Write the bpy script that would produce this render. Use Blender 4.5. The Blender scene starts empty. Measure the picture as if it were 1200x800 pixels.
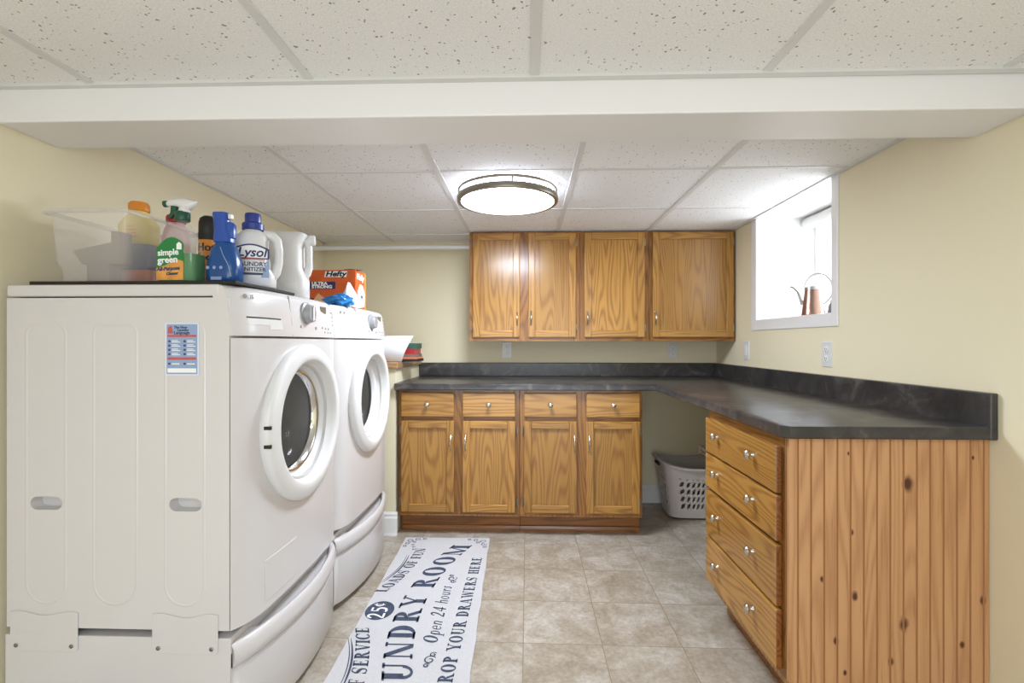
import bpy, bmesh, math, random
from mathutils import Matrix, Vector
random.seed(4)
PI = math.pi
S = bpy.context.scene
C = S.collection

# ------------------------------------------------------------------ camera, world, lights, exposure
THETA = math.atan(18 / 560)
cam = bpy.data.cameras.new('camera'); cam.sensor_width = 36; cam.lens = 560 / 1200 * 36; cam.clip_start = 0.02
cam.shift_y = 1 / 1200
cam_o = bpy.data.objects.new('camera', cam); C.objects.link(cam_o)
cam_o.location = (0, 0, 1.16); cam_o.rotation_euler = (PI / 2, 0, THETA)
S.camera = cam_o
S.view_settings.view_transform = 'Standard'; S.view_settings.look = 'None'
S.view_settings.gamma = 1; S.view_settings.use_curve_mapping = False
S.view_settings.exposure = 0.64

world = bpy.data.worlds.new('sky'); S.world = world; world.use_nodes = True
wn = world.node_tree.nodes; wn.clear()
wo = wn.new('ShaderNodeOutputWorld'); wb = wn.new('ShaderNodeBackground')
wb.inputs[0].default_value = (0.80, 0.90, 1.0, 1); wb.inputs[1].default_value = 1.5
world.node_tree.links.new(wb.outputs[0], wo.inputs[0])

def area(name, loc, rot, sx, sy, power, col=(1, 1, 1)):
    l = bpy.data.lights.new(name, 'AREA'); l.shape = 'RECTANGLE'; l.size = sx; l.size_y = sy
    l.energy = power; l.color = col
    o = bpy.data.objects.new(name, l); C.objects.link(o); o.location = loc; o.rotation_euler = rot
    return o
LAMP_STRENGTH = 12.0; LAMP_WATTS = 15.5
# the front half of the room is lit by its own ceiling lamp and by an added fill light behind the camera
area('front_ceiling_lamp', (0.35, -0.55, 1.86), (0, 0, 0), 0.9, 0.9, 16, (0.77, 0.865, 1.0))
area('behind_camera_fill', (0.0, -2.1, 0.95), (PI / 2 + .22, 0, 0), 2.4, 1.6, 37, (0.77, 0.86, 1.0))  # unseen fill light added behind the camera, tilted up to brighten the ceiling
area('window_daylight', (1.78, 2.54, 1.62), (0, PI / 2, 0), 0.5, 0.6, 8, (0.88, 0.93, 1.0))

# ------------------------------------------------------------------ materials
def hexc(h):
    h = h.lstrip('#'); r = []
    for i in (0, 2, 4):
        v = int(h[i:i + 2], 16) / 255
        r.append(v / 12.92 if v <= 0.04045 else ((v + 0.055) / 1.055) ** 2.4)
    return (*r, 1)
def newmat(name):
    m = bpy.data.materials.new(name); m.use_nodes = True
    return m, m.node_tree.nodes, m.node_tree.links, m.node_tree.nodes['Principled BSDF']
def plain(name, h, rough=0.5, metal=0.0, bump=0.0, bscale=200, trans=0.0, alpha=1.0, emit=0, coat=0.0, var=0.0, vscale=6):
    m, n, l, b = newmat(name)
    b.inputs['Base Color'].default_value = hexc(h); b.inputs['Roughness'].default_value = rough
    b.inputs['Metallic'].default_value = metal; b.inputs['Transmission Weight'].default_value = trans
    b.inputs['Alpha'].default_value = alpha; b.inputs['Coat Weight'].default_value = coat
    if emit:
        b.inputs['Emission Color'].default_value = hexc(h); b.inputs['Emission Strength'].default_value = emit
    tc = n.new('ShaderNodeTexCoord')
    if bump:
        nz = n.new('ShaderNodeTexNoise'); nz.inputs['Scale'].default_value = bscale; nz.inputs['Detail'].default_value = 4
        l.new(tc.outputs['Object'], nz.inputs['Vector'])
        bp = n.new('ShaderNodeBump'); bp.inputs['Strength'].default_value = bump; bp.inputs['Distance'].default_value = 0.002
        l.new(nz.outputs['Fac'], bp.inputs['Height']); l.new(bp.outputs[0], b.inputs['Normal'])
    if var:
        nz = n.new('ShaderNodeTexNoise'); nz.inputs['Scale'].default_value = vscale; nz.inputs['Detail'].default_value = 5
        l.new(tc.outputs['Object'], nz.inputs['Vector'])
        rp = n.new('ShaderNodeValToRGB'); c = hexc(h)
        rp.color_ramp.elements[0].position = 0.3; rp.color_ramp.elements[1].position = 0.7
        rp.color_ramp.elements[0].color = (*[x * (1 - var) for x in c[:3]], 1)
        rp.color_ramp.elements[1].color = (*[min(1, x * (1 + var)) for x in c[:3]], 1)
        l.new(nz.outputs['Fac'], rp.inputs[0]); l.new(rp.outputs[0], b.inputs['Base Color'])
    return m
def mth(n, l, op, a, bb=None, cc=None):
    x = n.new('ShaderNodeMath'); x.operation = op
    for i, v in enumerate((a, bb, cc)):
        if v is None: continue
        if isinstance(v, (int, float)): x.inputs[i].default_value = v
        else: l.new(v, x.inputs[i])
    return x.outputs[0]
def mixc(n, l, fac, a, bb, mode='MIX'):
    x = n.new('ShaderNodeMix'); x.data_type = 'RGBA'; x.blend_type = mode
    for sock, v in ((x.inputs[0], fac), (x.inputs[6], a), (x.inputs[7], bb)):
        if isinstance(v, (int, float)): sock.default_value = v
        elif isinstance(v, tuple): sock.default_value = v
        else: l.new(v, sock)
    return x.outputs[2]
def wood(name, light, mid, dark, axis, rough=0.24, rings=26, knots=None, figure=0.8, plank=0):
    """oak: contour lines of a noise field stretched along the grain, with fine pores."""
    m, n, l, b = newmat(name)
    tc = n.new('ShaderNodeTexCoord'); oi = n.new('ShaderNodeObjectInfo')
    sc = n.new('ShaderNodeVectorMath'); sc.operation = 'SCALE'; sc.inputs[0].default_value = (7.3, 5.1, 9.7)
    l.new(oi.outputs['Random'], sc.inputs['Scale'])
    ad = n.new('ShaderNodeVectorMath'); ad.operation = 'ADD'
    l.new(tc.outputs['Object'], ad.inputs[0]); l.new(sc.outputs[0], ad.inputs[1])
    if plank:                                                      # every board has its own figure
        sp_ = n.new('ShaderNodeSeparateXYZ'); l.new(tc.outputs['Object'], sp_.inputs[0])
        wh = n.new('ShaderNodeTexWhiteNoise'); wh.noise_dimensions = '1D'
        l.new(mth(n, l, 'FLOOR', mth(n, l, 'DIVIDE', mth(n, l, 'SUBTRACT', sp_.outputs[0], .808), plank)), wh.inputs['W'])
        ad2 = n.new('ShaderNodeVectorMath'); ad2.operation = 'MULTIPLY_ADD'; ad2.inputs[1].default_value = (3, 5, 7)
        l.new(wh.outputs['Color'], ad2.inputs[0]); l.new(ad.outputs[0], ad2.inputs[2]); ad = ad2
    def mapped(across, along):
        mp = n.new('ShaderNodeMapping')
        s = [across] * 3; s[axis] = along
        mp.inputs['Scale'].default_value = s
        l.new(ad.outputs[0], mp.inputs['Vector']); return mp.outputs[0]
    nz = n.new('ShaderNodeTexNoise'); nz.inputs['Scale'].default_value = 1; nz.inputs['Detail'].default_value = 2.0
    nz.inputs['Roughness'].default_value = 0.4
    l.new(mapped(5.5, 0.55), nz.inputs['Vector'])
    r = mth(n, l, 'SINE', mth(n, l, 'MULTIPLY', nz.outputs['Fac'], rings * 6.28))
    r = mth(n, l, 'MULTIPLY_ADD', r, 0.5, 0.5)
    r = mth(n, l, 'POWER', r, 1.8)
    pz = n.new('ShaderNodeTexNoise'); pz.inputs['Scale'].default_value = 1; pz.inputs['Detail'].default_value = 3
    l.new(mapped(260, 7), pz.inputs['Vector'])
    lz = n.new('ShaderNodeTexNoise'); lz.inputs['Scale'].default_value = 1; lz.inputs['Detail'].default_value = 2
    l.new(mapped(14, 1.1), lz.inputs['Vector'])
    base = mixc(n, l, lz.outputs['Fac'], hexc(light), hexc(mid))
    bv = n.new('ShaderNodeVectorMath'); bv.operation = 'SCALE'                     # boards differ a little in tone
    wr = n.new('ShaderNodeTexWhiteNoise'); wr.noise_dimensions = '1D'; l.new(oi.outputs['Random'], wr.inputs['W'])
    l.new(base, bv.inputs[0]); l.new(mth(n, l, 'MULTIPLY_ADD', wr.outputs['Value'], 0.28, 0.84), bv.inputs['Scale']); base = bv.outputs[0]
    fac = mth(n, l, 'MULTIPLY', mth(n, l, 'MULTIPLY', r, figure), mth(n, l, 'MULTIPLY_ADD', pz.outputs['Fac'], 1.3, 0.05))
    col = mixc(n, l, fac, base, hexc(dark))
    pr = n.new('ShaderNodeValToRGB'); pr.color_ramp.elements[0].position = 0.60; pr.color_ramp.elements[1].position = 0.72
    pr.color_ramp.elements[1].color = (0.45, 0.45, 0.45, 1)
    l.new(pz.outputs['Fac'], pr.inputs[0])
    col = mixc(n, l, pr.outputs[0], col, hexc(dark))
    if knots:
        wv = n.new('ShaderNodeTexNoise'); wv.inputs['Scale'].default_value = 40; l.new(tc.outputs['Object'], wv.inputs['Vector'])
        for (kx, kz, kr) in knots:
            sx = n.new('ShaderNodeSeparateXYZ'); l.new(tc.outputs['Object'], sx.inputs[0])
            dx = mth(n, l, 'SUBTRACT', sx.outputs[0], kx); dz = mth(n, l, 'MULTIPLY', mth(n, l, 'SUBTRACT', sx.outputs[2], kz), 0.62)
            d = mth(n, l, 'SQRT', mth(n, l, 'ADD', mth(n, l, 'MULTIPLY', dx, dx), mth(n, l, 'MULTIPLY', dz, dz)))
            d = mth(n, l, 'MULTIPLY', d, mth(n, l, 'MULTIPLY_ADD', wv.outputs['Fac'], 0.9, 0.55))
            f = mth(n, l, 'SUBTRACT', 1.0, mth(n, l, 'DIVIDE', d, kr * 0.62))
            f = n_clamp(n, l, f)
            f = n_clamp(n, l, mth(n, l, 'MULTIPLY', mth(n, l, 'POWER', f, 1.0), 1.7))
            col = mixc(n, l, f, col, hexc('#4c2209'))
    l.new(col, b.inputs['Base Color'])
    b.inputs['Roughness'].default_value = rough
    bp = n.new('ShaderNodeBump'); bp.inputs['Strength'].default_value = 0.12; bp.inputs['Distance'].default_value = 0.001
    l.new(pz.outputs['Fac'], bp.inputs['Height']); l.new(bp.outputs[0], b.inputs['Normal'])
    return m
def n_clamp(n, l, v):
    x = n.new('ShaderNodeClamp'); l.new(v, x.inputs[0]); return x.outputs[0]

M = {}
OL, OM, OD = '#bd8c48', '#ab7c3c', '#784b22'
for ax, nm in enumerate('xyz'):
    M['oak_' + nm] = wood('oak_' + nm, OL, OM, OD, ax)
for ax, nm in enumerate('xyz'):
    M['frame_' + nm] = wood('frame_oak_' + nm, '#9c6a33', '#8a5a29', '#5a3718', ax)
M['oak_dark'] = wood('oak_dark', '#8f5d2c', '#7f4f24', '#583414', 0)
M['ledge_oak'] = wood('ledge_oak', '#b7926a', '#a67f58', '#7d5a3a', 0)
M['oak_endgrain'] = wood('oak_endgrain', '#8c5527', '#7a4720', '#4c2a10', 1, rings=30)
KN = [(1.128, .742, .030), (.975, .404, .018), (1.116, .323, .026), (.919, .271, .016), (1.285, .266, .015), (1.345, .398, .018),
      (.956, .829, .008), (1.316, .819, .008), (1.079, .212, .018), (.946, .176, .012), (.966, .594, .012), (.879, .453, .012)]
M['pine'] = wood('beadboard_oak', '#c8976a', '#bc8b5b', '#935f38', 2, rough=0.45, rings=20, figure=0.6, plank=.0385, knots=KN)
M['groove'] = plain('beadboard_groove', '#a9774a', 0.6)
M['paint_wall'] = plain('cream_wall_paint', '#e9dfc0', 0.78, bump=0.08, bscale=300)
M['white_trim'] = plain('white_trim_paint', '#e9e8e6', 0.4)
M['beam'] = plain('white_beam_paint', '#efedec', 0.38, bump=0.12, bscale=14)
M['grid'] = plain('ceiling_grid_metal', '#dcdbd8', 0.45)
M['enamel'] = plain('white_enamel', '#d3cfcd', 0.28, coat=0.3)
M['plastic_white'] = plain('white_plastic', '#dddcda', 0.3)
M['plastic_grey'] = plain('light_grey_plastic', '#98989a', 0.35)
M['dark_gap'] = plain('dark_gap', '#3a3733', 0.8)
M['black'] = plain('black_plastic', '#17130f', 0.45)
M['mat'] = plain('dark_brown_mat', '#1d1510', 0.7)
M['nickel'] = plain('brushed_nickel', '#c9c4ba', 0.24, metal=1)
M['chrome'] = plain('polished_chrome', '#dedede', 0.1, metal=1)
M['nickel_dark'] = plain('satin_nickel', '#8a8477', 0.38, metal=0.9)
M['steel'] = plain('drum_steel', '#b8b5b0', 0.5, metal=0.35, bump=0.6, bscale=160)
M['brass'] = plain('antique_brass', '#8c7442', 0.35, metal=1)
M['screw'] = plain('zinc_screw', '#8e8a84', 0.4, metal=1)
M['navy'] = plain('navy_print', '#414a5e', 0.9, var=0.25, vscale=60)
M['rug'] = plain('white_woven_rug', '#c9c7c8', 0.95, bump=0.5, bscale=420, var=0.05, vscale=220)
M['white_print'] = plain('white_print', '#f2f2f0', 0.8)
M['basket'] = plain('pale_grey_basket_plastic', '#cfc9c6', 0.4)
M['copper'] = plain('hammered_copper', '#a98a7c', 0.28, metal=1, bump=0.5, bscale=120)
M['silver'] = plain('dull_silver', '#b4b2b4', 0.3, metal=1)
M['sky_glass_dark'] = plain('smoked_door_glass', '#2a2826', 0.06, trans=0.0, alpha=0.55)
M['lamp'] = plain('lit_white_glass', '#e2eaff', 0.3, emit=LAMP_STRENGTH)
M['paper'] = plain('white_paper', '#efeff2', 0.7)
M['blue_film'] = plain('blue_plastic_film', '#2f7fc4', 0.25, var=0.5, vscale=30)
M['orange'] = plain('orange_card', '#cf5a20', 0.5, var=0.12, vscale=15)
M['yellow_orange'] = plain('amber_card', '#e19a2e', 0.5)
M['navy_card'] = plain('navy_card', '#2c2a5c', 0.5)
M['cap_blue'] = plain('navy_cap', '#2b3a86', 0.35)
M['blue_bottle'] = plain('deep_blue_plastic', '#174a88', 0.22)
M['blue_head'] = plain('blue_cap_plastic', '#2b50a4', 0.3)
M['green_dark'] = plain('dark_green_plastic', '#0f4a36', 0.35)
M['green_liquid'] = plain('green_cleaner', '#0d7430', 0.1)
M['green_label'] = plain('green_label', '#1f7a3c', 0.5)
M['orange_label'] = plain('orange_label', '#dd9a4a', 0.5, var=0.25, vscale=24)
M['red'] = plain('red_plastic', '#a8242a', 0.4)
M['orange_cap'] = plain('orange_cap', '#d9862a', 0.4)
M['yellow_label'] = plain('yellow_label', '#dcc55a', 0.5)
M['pink'] = plain('pink_plastic', '#d08c8e', 0.4)
M['taupe'] = plain('taupe_plastic', '#75675f', 0.6)
M['slate_blue'] = plain('grey_blue_plastic', '#6f7686', 0.4)
M['clay'] = plain('clay_orange_plastic', '#d2764e', 0.45)
M['skin_paper'] = plain('peach_print', '#e2b184', 0.6)
M['dark_green'] = plain('green_paper', '#2f5c4c', 0.6)
M['stk_blue'] = plain('blue_sticker', '#8fa3c4', 0.5)
M['stk_red'] = plain('red_sticker', '#c25a50', 0.5)
M['stk_ink'] = plain('ink_sticker', '#3a4466', 0.6)
M['pale'] = plain('pale_print', '#d9dcea', 0.6)
M['black_print'] = plain('black_print', '#191714', 0.6)
M['orange_print'] = plain('orange_print', '#d98a2c', 0.5)
M['display'] = plain('dark_display', '#6d675a', 0.2)
def clear(name, tint, fac, rough=0.08):
    m, n, l, b = newmat(name)
    out = n['Material Output']; tr = n.new('ShaderNodeBsdfTransparent'); mx = n.new('ShaderNodeMixShader')
    b.inputs['Base Color'].default_value = hexc(tint); b.inputs['Roughness'].default_value = rough
    mx.inputs[0].default_value = fac
    l.new(tr.outputs[0], mx.inputs[1]); l.new(b.outputs[0], mx.inputs[2]); l.new(mx.outputs[0], out.inputs[0])
    return m
M['clear_bin'] = clear('frosted_clear_plastic', '#e6dfd8', 0.24, 0.12)
M['clear_bottle'] = clear('clear_bottle_plastic', '#e6e6dc', 0.12, 0.08)
M['pane'] = clear('window_pane_glass', '#eef4f8', 0.12, 0.03)
M['door_glass'] = clear('smoked_door_glass_clear', '#2a2826', 0.14, 0.05)

def mat_floor():
    m, n, l, b = newmat('travertine_floor_tile')
    tc = n.new('ShaderNodeTexCoord'); sx = n.new('ShaderNodeSeparateXYZ'); l.new(tc.outputs['Object'], sx.inputs[0])
    x = mth(n, l, 'ADD', sx.outputs[0], 0.016)
    y = mth(n, l, 'SUBTRACT', mth(n, l, 'MULTIPLY_ADD', sx.outputs[0], 0.012, sx.outputs[1]), 1.845)
    T = 0.303
    def dist(v):
        f = mth(n, l, 'FRACT', mth(n, l, 'DIVIDE', v, T))
        return mth(n, l, 'MULTIPLY', mth(n, l, 'MINIMUM', f, mth(n, l, 'SUBTRACT', 1.0, f)), T)
    g = mth(n, l, 'MINIMUM', dist(x), dist(y))
    grout = mth(n, l, 'LESS_THAN', g, 0.0016)
    cx = n.new('ShaderNodeCombineXYZ')
    l.new(mth(n, l, 'FLOOR', mth(n, l, 'DIVIDE', x, T)), cx.inputs[0]); l.new(mth(n, l, 'FLOOR', mth(n, l, 'DIVIDE', y, T)), cx.inputs[1])
    wn_ = n.new('ShaderNodeTexWhiteNoise'); l.new(cx.outputs[0], wn_.inputs[0])
    off = n.new('ShaderNodeVectorMath'); off.operation = 'MULTIPLY_ADD'
    l.new(wn_.outputs['Color'], off.inputs[0]); off.inputs[1].default_value = (9, 9, 9); l.new(tc.outputs['Object'], off.inputs[2])
    a = n.new('ShaderNodeTexNoise'); a.inputs['Scale'].default_value = 7; a.inputs['Detail'].default_value = 8; a.inputs['Roughness'].default_value = 0.62
    a.inputs['Distortion'].default_value = 0.5
    l.new(off.outputs[0], a.inputs['Vector'])
    c2 = n.new('ShaderNodeTexNoise'); c2.inputs['Scale'].default_value = 60; c2.inputs['Detail'].default_value = 6; c2.inputs['Roughness'].default_value = 0.7
    l.new(off.outputs[0], c2.inputs['Vector'])
    r = n.new('ShaderNodeValToRGB'); e = r.color_ramp.elements
    e[0].position = 0.30; e[0].color = hexc('#9c8f7c'); e[1].position = 0.68; e[1].color = hexc('#c8c1b6')
    k = e.new(0.5); k.color = hexc('#b1a696')
    l.new(a.outputs['Fac'], r.inputs[0])
    r2 = n.new('ShaderNodeValToRGB'); e = r2.color_ramp.elements
    e[0].position = 0.34; e[0].color = (0.55, 0.5, 0.45, 1); e[1].position = 0.62; e[1].color = (1, 1, 1, 1)
    l.new(c2.outputs['Fac'], r2.inputs[0])
    col = mixc(n, l, 0.55, r.outputs[0], r2.outputs[0], 'MULTIPLY')
    col = mixc(n, l, grout, col, hexc('#8c7c66'))
    l.new(col, b.inputs['Base Color']); b.inputs['Roughness'].default_value = 0.42
    bp = n.new('ShaderNodeBump'); bp.inputs['Strength'].default_value = 0.25; bp.inputs['Distance'].default_value = 0.002
    l.new(mth(n, l, 'SUBTRACT', mth(n, l, 'MULTIPLY', c2.outputs['Fac'], 0.4), grout), bp.inputs['Height']); l.new(bp.outputs[0], b.inputs['Normal'])
    return m
M['floor'] = mat_floor()
def mat_tile():
    m, n, l, b = newmat('pinhole_ceiling_tile')
    tc = n.new('ShaderNodeTexCoord')
    dn = n.new('ShaderNodeTexNoise'); dn.inputs['Scale'].default_value = 40; l.new(tc.outputs['Object'], dn.inputs['Vector'])
    mv = n.new('ShaderNodeVectorMath'); mv.operation = 'MULTIPLY_ADD'; mv.inputs[1].default_value = (0.02, 0.02, 0)
    l.new(dn.outputs['Color'], mv.inputs[0]); l.new(tc.outputs['Object'], mv.inputs[2])
    v = n.new('ShaderNodeTexVoronoi'); v.inputs['Scale'].default_value = 95; l.new(mv.outputs[0], v.inputs['Vector'])
    sp = n.new('ShaderNodeSeparateColor'); l.new(v.outputs['Color'], sp.inputs[0])
    hole = mth(n, l, 'LESS_THAN', v.outputs['Distance'], mth(n, l, 'MULTIPLY', mth(n, l, 'POWER', sp.outputs[0], 3.0), 0.31))
    f = n.new('ShaderNodeTexNoise'); f.inputs['Scale'].default_value = 260; f.inputs['Detail'].default_value = 3; l.new(tc.outputs['Object'], f.inputs['Vector'])
    rr = n.new('ShaderNodeValToRGB'); rr.color_ramp.elements[0].position = 0.3; rr.color_ramp.elements[1].position = 0.6
    rr.color_ramp.elements[0].color = hexc('#e6e4e2'); rr.color_ramp.elements[1].color = hexc('#f6f5f4')
    l.new(f.outputs['Fac'], rr.inputs[0])
    l.new(mixc(n, l, hole, rr.outputs[0], hexc('#8f8a84')), b.inputs['Base Color']); b.inputs['Roughness'].default_value = 0.9
    bp = n.new('ShaderNodeBump'); bp.inputs['Strength'].default_value = 0.3; bp.inputs['Distance'].default_value = 0.002
    l.new(mth(n, l, 'SUBTRACT', f.outputs['Fac'], hole), bp.inputs['Height']); l.new(bp.outputs[0], b.inputs['Normal'])
    return m
M['tile'] = mat_tile()
def mat_laminate():
    m, n, l, b = newmat('charcoal_slate_laminate')
    tc = n.new('ShaderNodeTexCoord')
    a = n.new('ShaderNodeTexNoise'); a.inputs['Scale'].default_value = 9; a.inputs['Detail'].default_value = 9; a.inputs['Roughness'].default_value = 0.65
    a.inputs['Distortion'].default_value = 1.0
    l.new(tc.outputs['Object'], a.inputs['Vector'])
    r = n.new('ShaderNodeValToRGB'); e = r.color_ramp.elements
    e[0].position = 0.35; e[0].color = hexc('#2a2828'); e[1].position = 0.72; e[1].color = hexc('#66605a')
    k = e.new(0.55); k.color = hexc('#3d3a39')
    l.new(a.outputs['Fac'], r.inputs[0]); l.new(r.outputs[0], b.inputs['Base Color'])
    b.inputs['Roughness'].default_value = 0.28
    bp = n.new('ShaderNodeBump'); bp.inputs['Strength'].default_value = 0.15; bp.inputs['Distance'].default_value = 0.001
    f = n.new('ShaderNodeTexNoise'); f.inputs['Scale'].default_value = 120; l.new(tc.outputs['Object'], f.inputs['Vector'])
    l.new(f.outputs['Fac'], bp.inputs['Height']); l.new(bp.outputs[0], b.inputs['Normal'])
    return m
M['laminate'] = mat_laminate()

# ------------------------------------------------------------------ mesh helpers
class MB:
    def __init__(s): s.bm = bmesh.new(); s.mi = 0
    def mat(s, i): s.mi = i; return s
    def _f(s, vs):
        try:
            f = s.bm.faces.new(vs); f.material_index = s.mi; return f
        except ValueError: return None
    def box(s, x0, y0, z0, x1, y1, z1):
        v = [s.bm.verts.new(p) for p in ((x0, y0, z0), (x1, y0, z0), (x1, y1, z0), (x0, y1, z0), (x0, y0, z1), (x1, y0, z1), (x1, y1, z1), (x0, y1, z1))]
        for q in ((3, 2, 1, 0), (4, 5, 6, 7), (0, 1, 5, 4), (1, 2, 6, 5), (2, 3, 7, 6), (3, 0, 4, 7)): s._f([v[i] for i in q])
        return s
    def loft(s, rings, closed=True, c0=True, c1=True):
        R = [[s.bm.verts.new(p) for p in r] for r in rings]
        n = len(R[0])
        for a, b in zip(R, R[1:]):
            for i in range(n if closed else n - 1):
                j = (i + 1) % n; s._f([a[i], a[j], b[j], b[i]])
        if closed and c0: s._f(list(reversed(R[0])))
        if closed and c1: s._f(R[-1])
        return s
    def poly(s, pts):
        s._f([s.bm.verts.new(p) for p in pts]); return s
    def prism(s, pts, d):
        """closed polygon pts (3D, planar) extruded by the vector d"""
        d = Vector(d); return s.loft([[Vector(p) for p in pts], [Vector(p) + d for p in pts]])
    def lathe(s, prof, seg=24, o=(0, 0, 0), axis='z', c0=True, c1=True):
        rings = []
        for (r, h) in prof:
            ring = []
            for k in range(seg):
                a = 2 * PI * k / seg; u, w = max(r, 1e-4) * math.cos(a), max(r, 1e-4) * math.sin(a)
                p = {'z': (u, w, h), 'x': (h, u, w), '-x': (-h, w, u), '-y': (u, -h, w)}[axis]
                ring.append((p[0] + o[0], p[1] + o[1], p[2] + o[2]))
            rings.append(ring)
        return s.loft(rings, c0=c0, c1=c1)
    def tube(s, pts, r, seg=8):
        pts = [Vector(p) for p in pts]; rings = []
        nrm = None
        for i, p in enumerate(pts):
            t = (pts[min(i + 1, len(pts) - 1)] - pts[max(i - 1, 0)]).normalized()
            if nrm is None:
                nrm = t.orthogonal().normalized()
            nrm = (nrm - t * nrm.dot(t)).normalized(); bn = t.cross(nrm)
            rr = r[i] if isinstance(r, (list, tuple)) else r
            rings.append([p + (nrm * math.cos(2 * PI * k / seg) + bn * math.sin(2 * PI * k / seg)) * rr for k in range(seg)])
        return s.loft(rings)
    def join(s, bm2, matrix=None):
        me = bpy.data.meshes.new('tmp')
        if matrix is not None: bm2.transform(matrix)
        for f in bm2.faces: f.material_index = s.mi
        bm2.to_mesh(me); bm2.free(); s.bm.from_mesh(me); bpy.data.meshes.remove(me); return s

ROOT = {}
def root_matrix(p):
    while p is not None:
        if p.name in ROOT: return ROOT[p.name]
        p = p.parent
    return Matrix.Identity(4)
def obj(name, mb, mats, parent=None, bevel=0.0, smooth=None, seg=2, world=True, doubles=False):
    bm = mb.bm if isinstance(mb, MB) else mb
    if doubles: bmesh.ops.remove_doubles(bm, verts=bm.verts, dist=1e-5)
    bmesh.ops.recalc_face_normals(bm, faces=bm.faces)
    if parent is not None and world: bm.transform(root_matrix(parent).inverted())
    me = bpy.data.meshes.new(name)
    bm.to_mesh(me); bm.free()
    for m in (mats if isinstance(mats, (list, tuple)) else [mats]): me.materials.append(M[m] if isinstance(m, str) else m)
    if smooth is not None:
        me.polygons.foreach_set('use_smooth', [True] * len(me.polygons)); me.set_sharp_from_angle(angle=math.radians(smooth))
    o = bpy.data.objects.new(name, me); C.objects.link(o)
    if parent is not None: o.parent = parent
    if bevel:
        b = o.modifiers.new('bevel', 'BEVEL'); b.width = bevel; b.segments = seg; b.limit_method = 'ANGLE'; b.angle_limit = math.radians(40)
        b.harden_normals = False
    return o
def thing(name, label, cat, loc=(0, 0, 0), rotz=0.0, group=None):
    o = bpy.data.objects.new(name, None); C.objects.link(o); o.empty_display_size = 0.05
    o.location = loc; o.rotation_euler = (0, 0, rotz)
    ROOT[o.name] = Matrix.Translation(loc) @ Matrix.Rotation(rotz, 4, 'Z')
    return tag(o, label, cat, group)
def tag(o, label=None, cat=None, group=None):
    if label: o['label'] = label
    if cat: o['category'] = cat
    if group: o['group'] = group
    return o
def struct(name, mb, mats, parent=None, label=None, **kw):
    o = obj(name, mb, mats, parent, **kw)
    if parent is None: o['kind'] = 'structure'
    if label: o['label'] = label; o['category'] = label.split()[-1]
    return o
def boolean_cut(o, cut_mb):
    """subtract a cutter (given in the object's own space) from the object's mesh"""
    bmesh.ops.recalc_face_normals(cut_mb.bm, faces=cut_mb.bm.faces)
    me = bpy.data.meshes.new('cut'); cut_mb.bm.to_mesh(me); cut_mb.bm.free()
    c = bpy.data.objects.new('cut', me); C.objects.link(c)
    par = o.parent; o.parent = None
    md = o.modifiers.new('b', 'BOOLEAN'); md.object = c; md.operation = 'DIFFERENCE'; md.solver = 'EXACT'
    bpy.context.view_layer.update()
    dg = bpy.context.evaluated_depsgraph_get()
    new = bpy.data.meshes.new_from_object(o.evaluated_get(dg))
    o.modifiers.remove(md); old = o.data; o.data = new; new.name = old.name
    bpy.data.meshes.remove(old); bpy.data.objects.remove(c); bpy.data.meshes.remove(me)
    o.parent = par
def frame_matrix(origin, right, up):
    r = Vector(right).normalized(); u = Vector(up).normalized(); nn = r.cross(u)
    m = Matrix((r, u, nn)).transposed().to_4x4(); m.translation = Vector(origin); return m
def text_bm(s, size, align='LEFT', shear=0.0, bold=0.0, sx=1.0, depth=0.0004, spacing=1.0):
    cu = bpy.data.curves.new('t', 'FONT'); cu.body = s; cu.size = size; cu.align_x = align; cu.shear = shear; cu.offset = bold
    cu.extrude = depth; cu.space_character = spacing; cu.resolution_u = 3
    o = bpy.data.objects.new('t', cu); C.objects.link(o)
    bpy.context.view_layer.update()
    me = bpy.data.meshes.new_from_object(o.evaluated_get(bpy.context.evaluated_depsgraph_get()))
    bm = bmesh.new(); bm.from_mesh(me)
    bpy.data.objects.remove(o); bpy.data.curves.remove(cu); bpy.data.meshes.remove(me)
    bm.transform(Matrix.Diagonal((sx, 1, 1, 1))); return bm
def rrect(cx, cy, hx, hy, r, z, n=5):
    r = min(r, hx * 0.999, hy * 0.999); pts = []
    for (sx, sy, a0) in ((1, 1, 0), (-1, 1, 90), (-1, -1, 180), (1, -1, 270)):
        for k in range(n + 1):
            a = math.radians(a0 + 90 * k / n)
            pts.append((cx + sx * (hx - r) + r * math.cos(a), cy + sy * (hy - r) + r * math.sin(a), z))
    return pts

# ------------------------------------------------------------------ room
XL, XR, YB, YF = -1.51, 1.365, 3.50, -2.2
ZR, ZF, ZB = 1.90, 1.885, 1.785           # rear ceiling, front ceiling, beam underside
BY0, BY1 = 1.315, 1.50
struct('floor', MB().box(XL - .1, YF - .1, -.08, XR + .1, YB + .1, 0), 'floor')
struct('wall_back', MB().box(XL - .1, YB, -.08, XR + .1, YB + .1, 2.05), 'paint_wall')
struct('wall_left', MB().box(XL - .1, YF, -.08, XL, YB, 2.05), 'paint_wall')
struct('wall_front', MB().box(XL - .1, YF - .1, -.08, XR + .1, YF, 2.05), 'paint_wall')
WY0, WY1, WZ0 = 2.182, 2.885, 1.293       # window opening in the right wall
w = MB().box(XR, YF, -.08, XR + .1, WY0 - .01, 2.05).box(XR, WY1 + .01, -.08, XR + .1, YB, 2.05).box(XR, WY0 - .01, -.08, XR + .1, WY1 + .01, WZ0 - .01).box(XR, WY0 - .01, ZR + .01, XR + .1, WY1 + .01, 2.05)
struct('wall_right', w, 'paint_wall')
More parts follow.
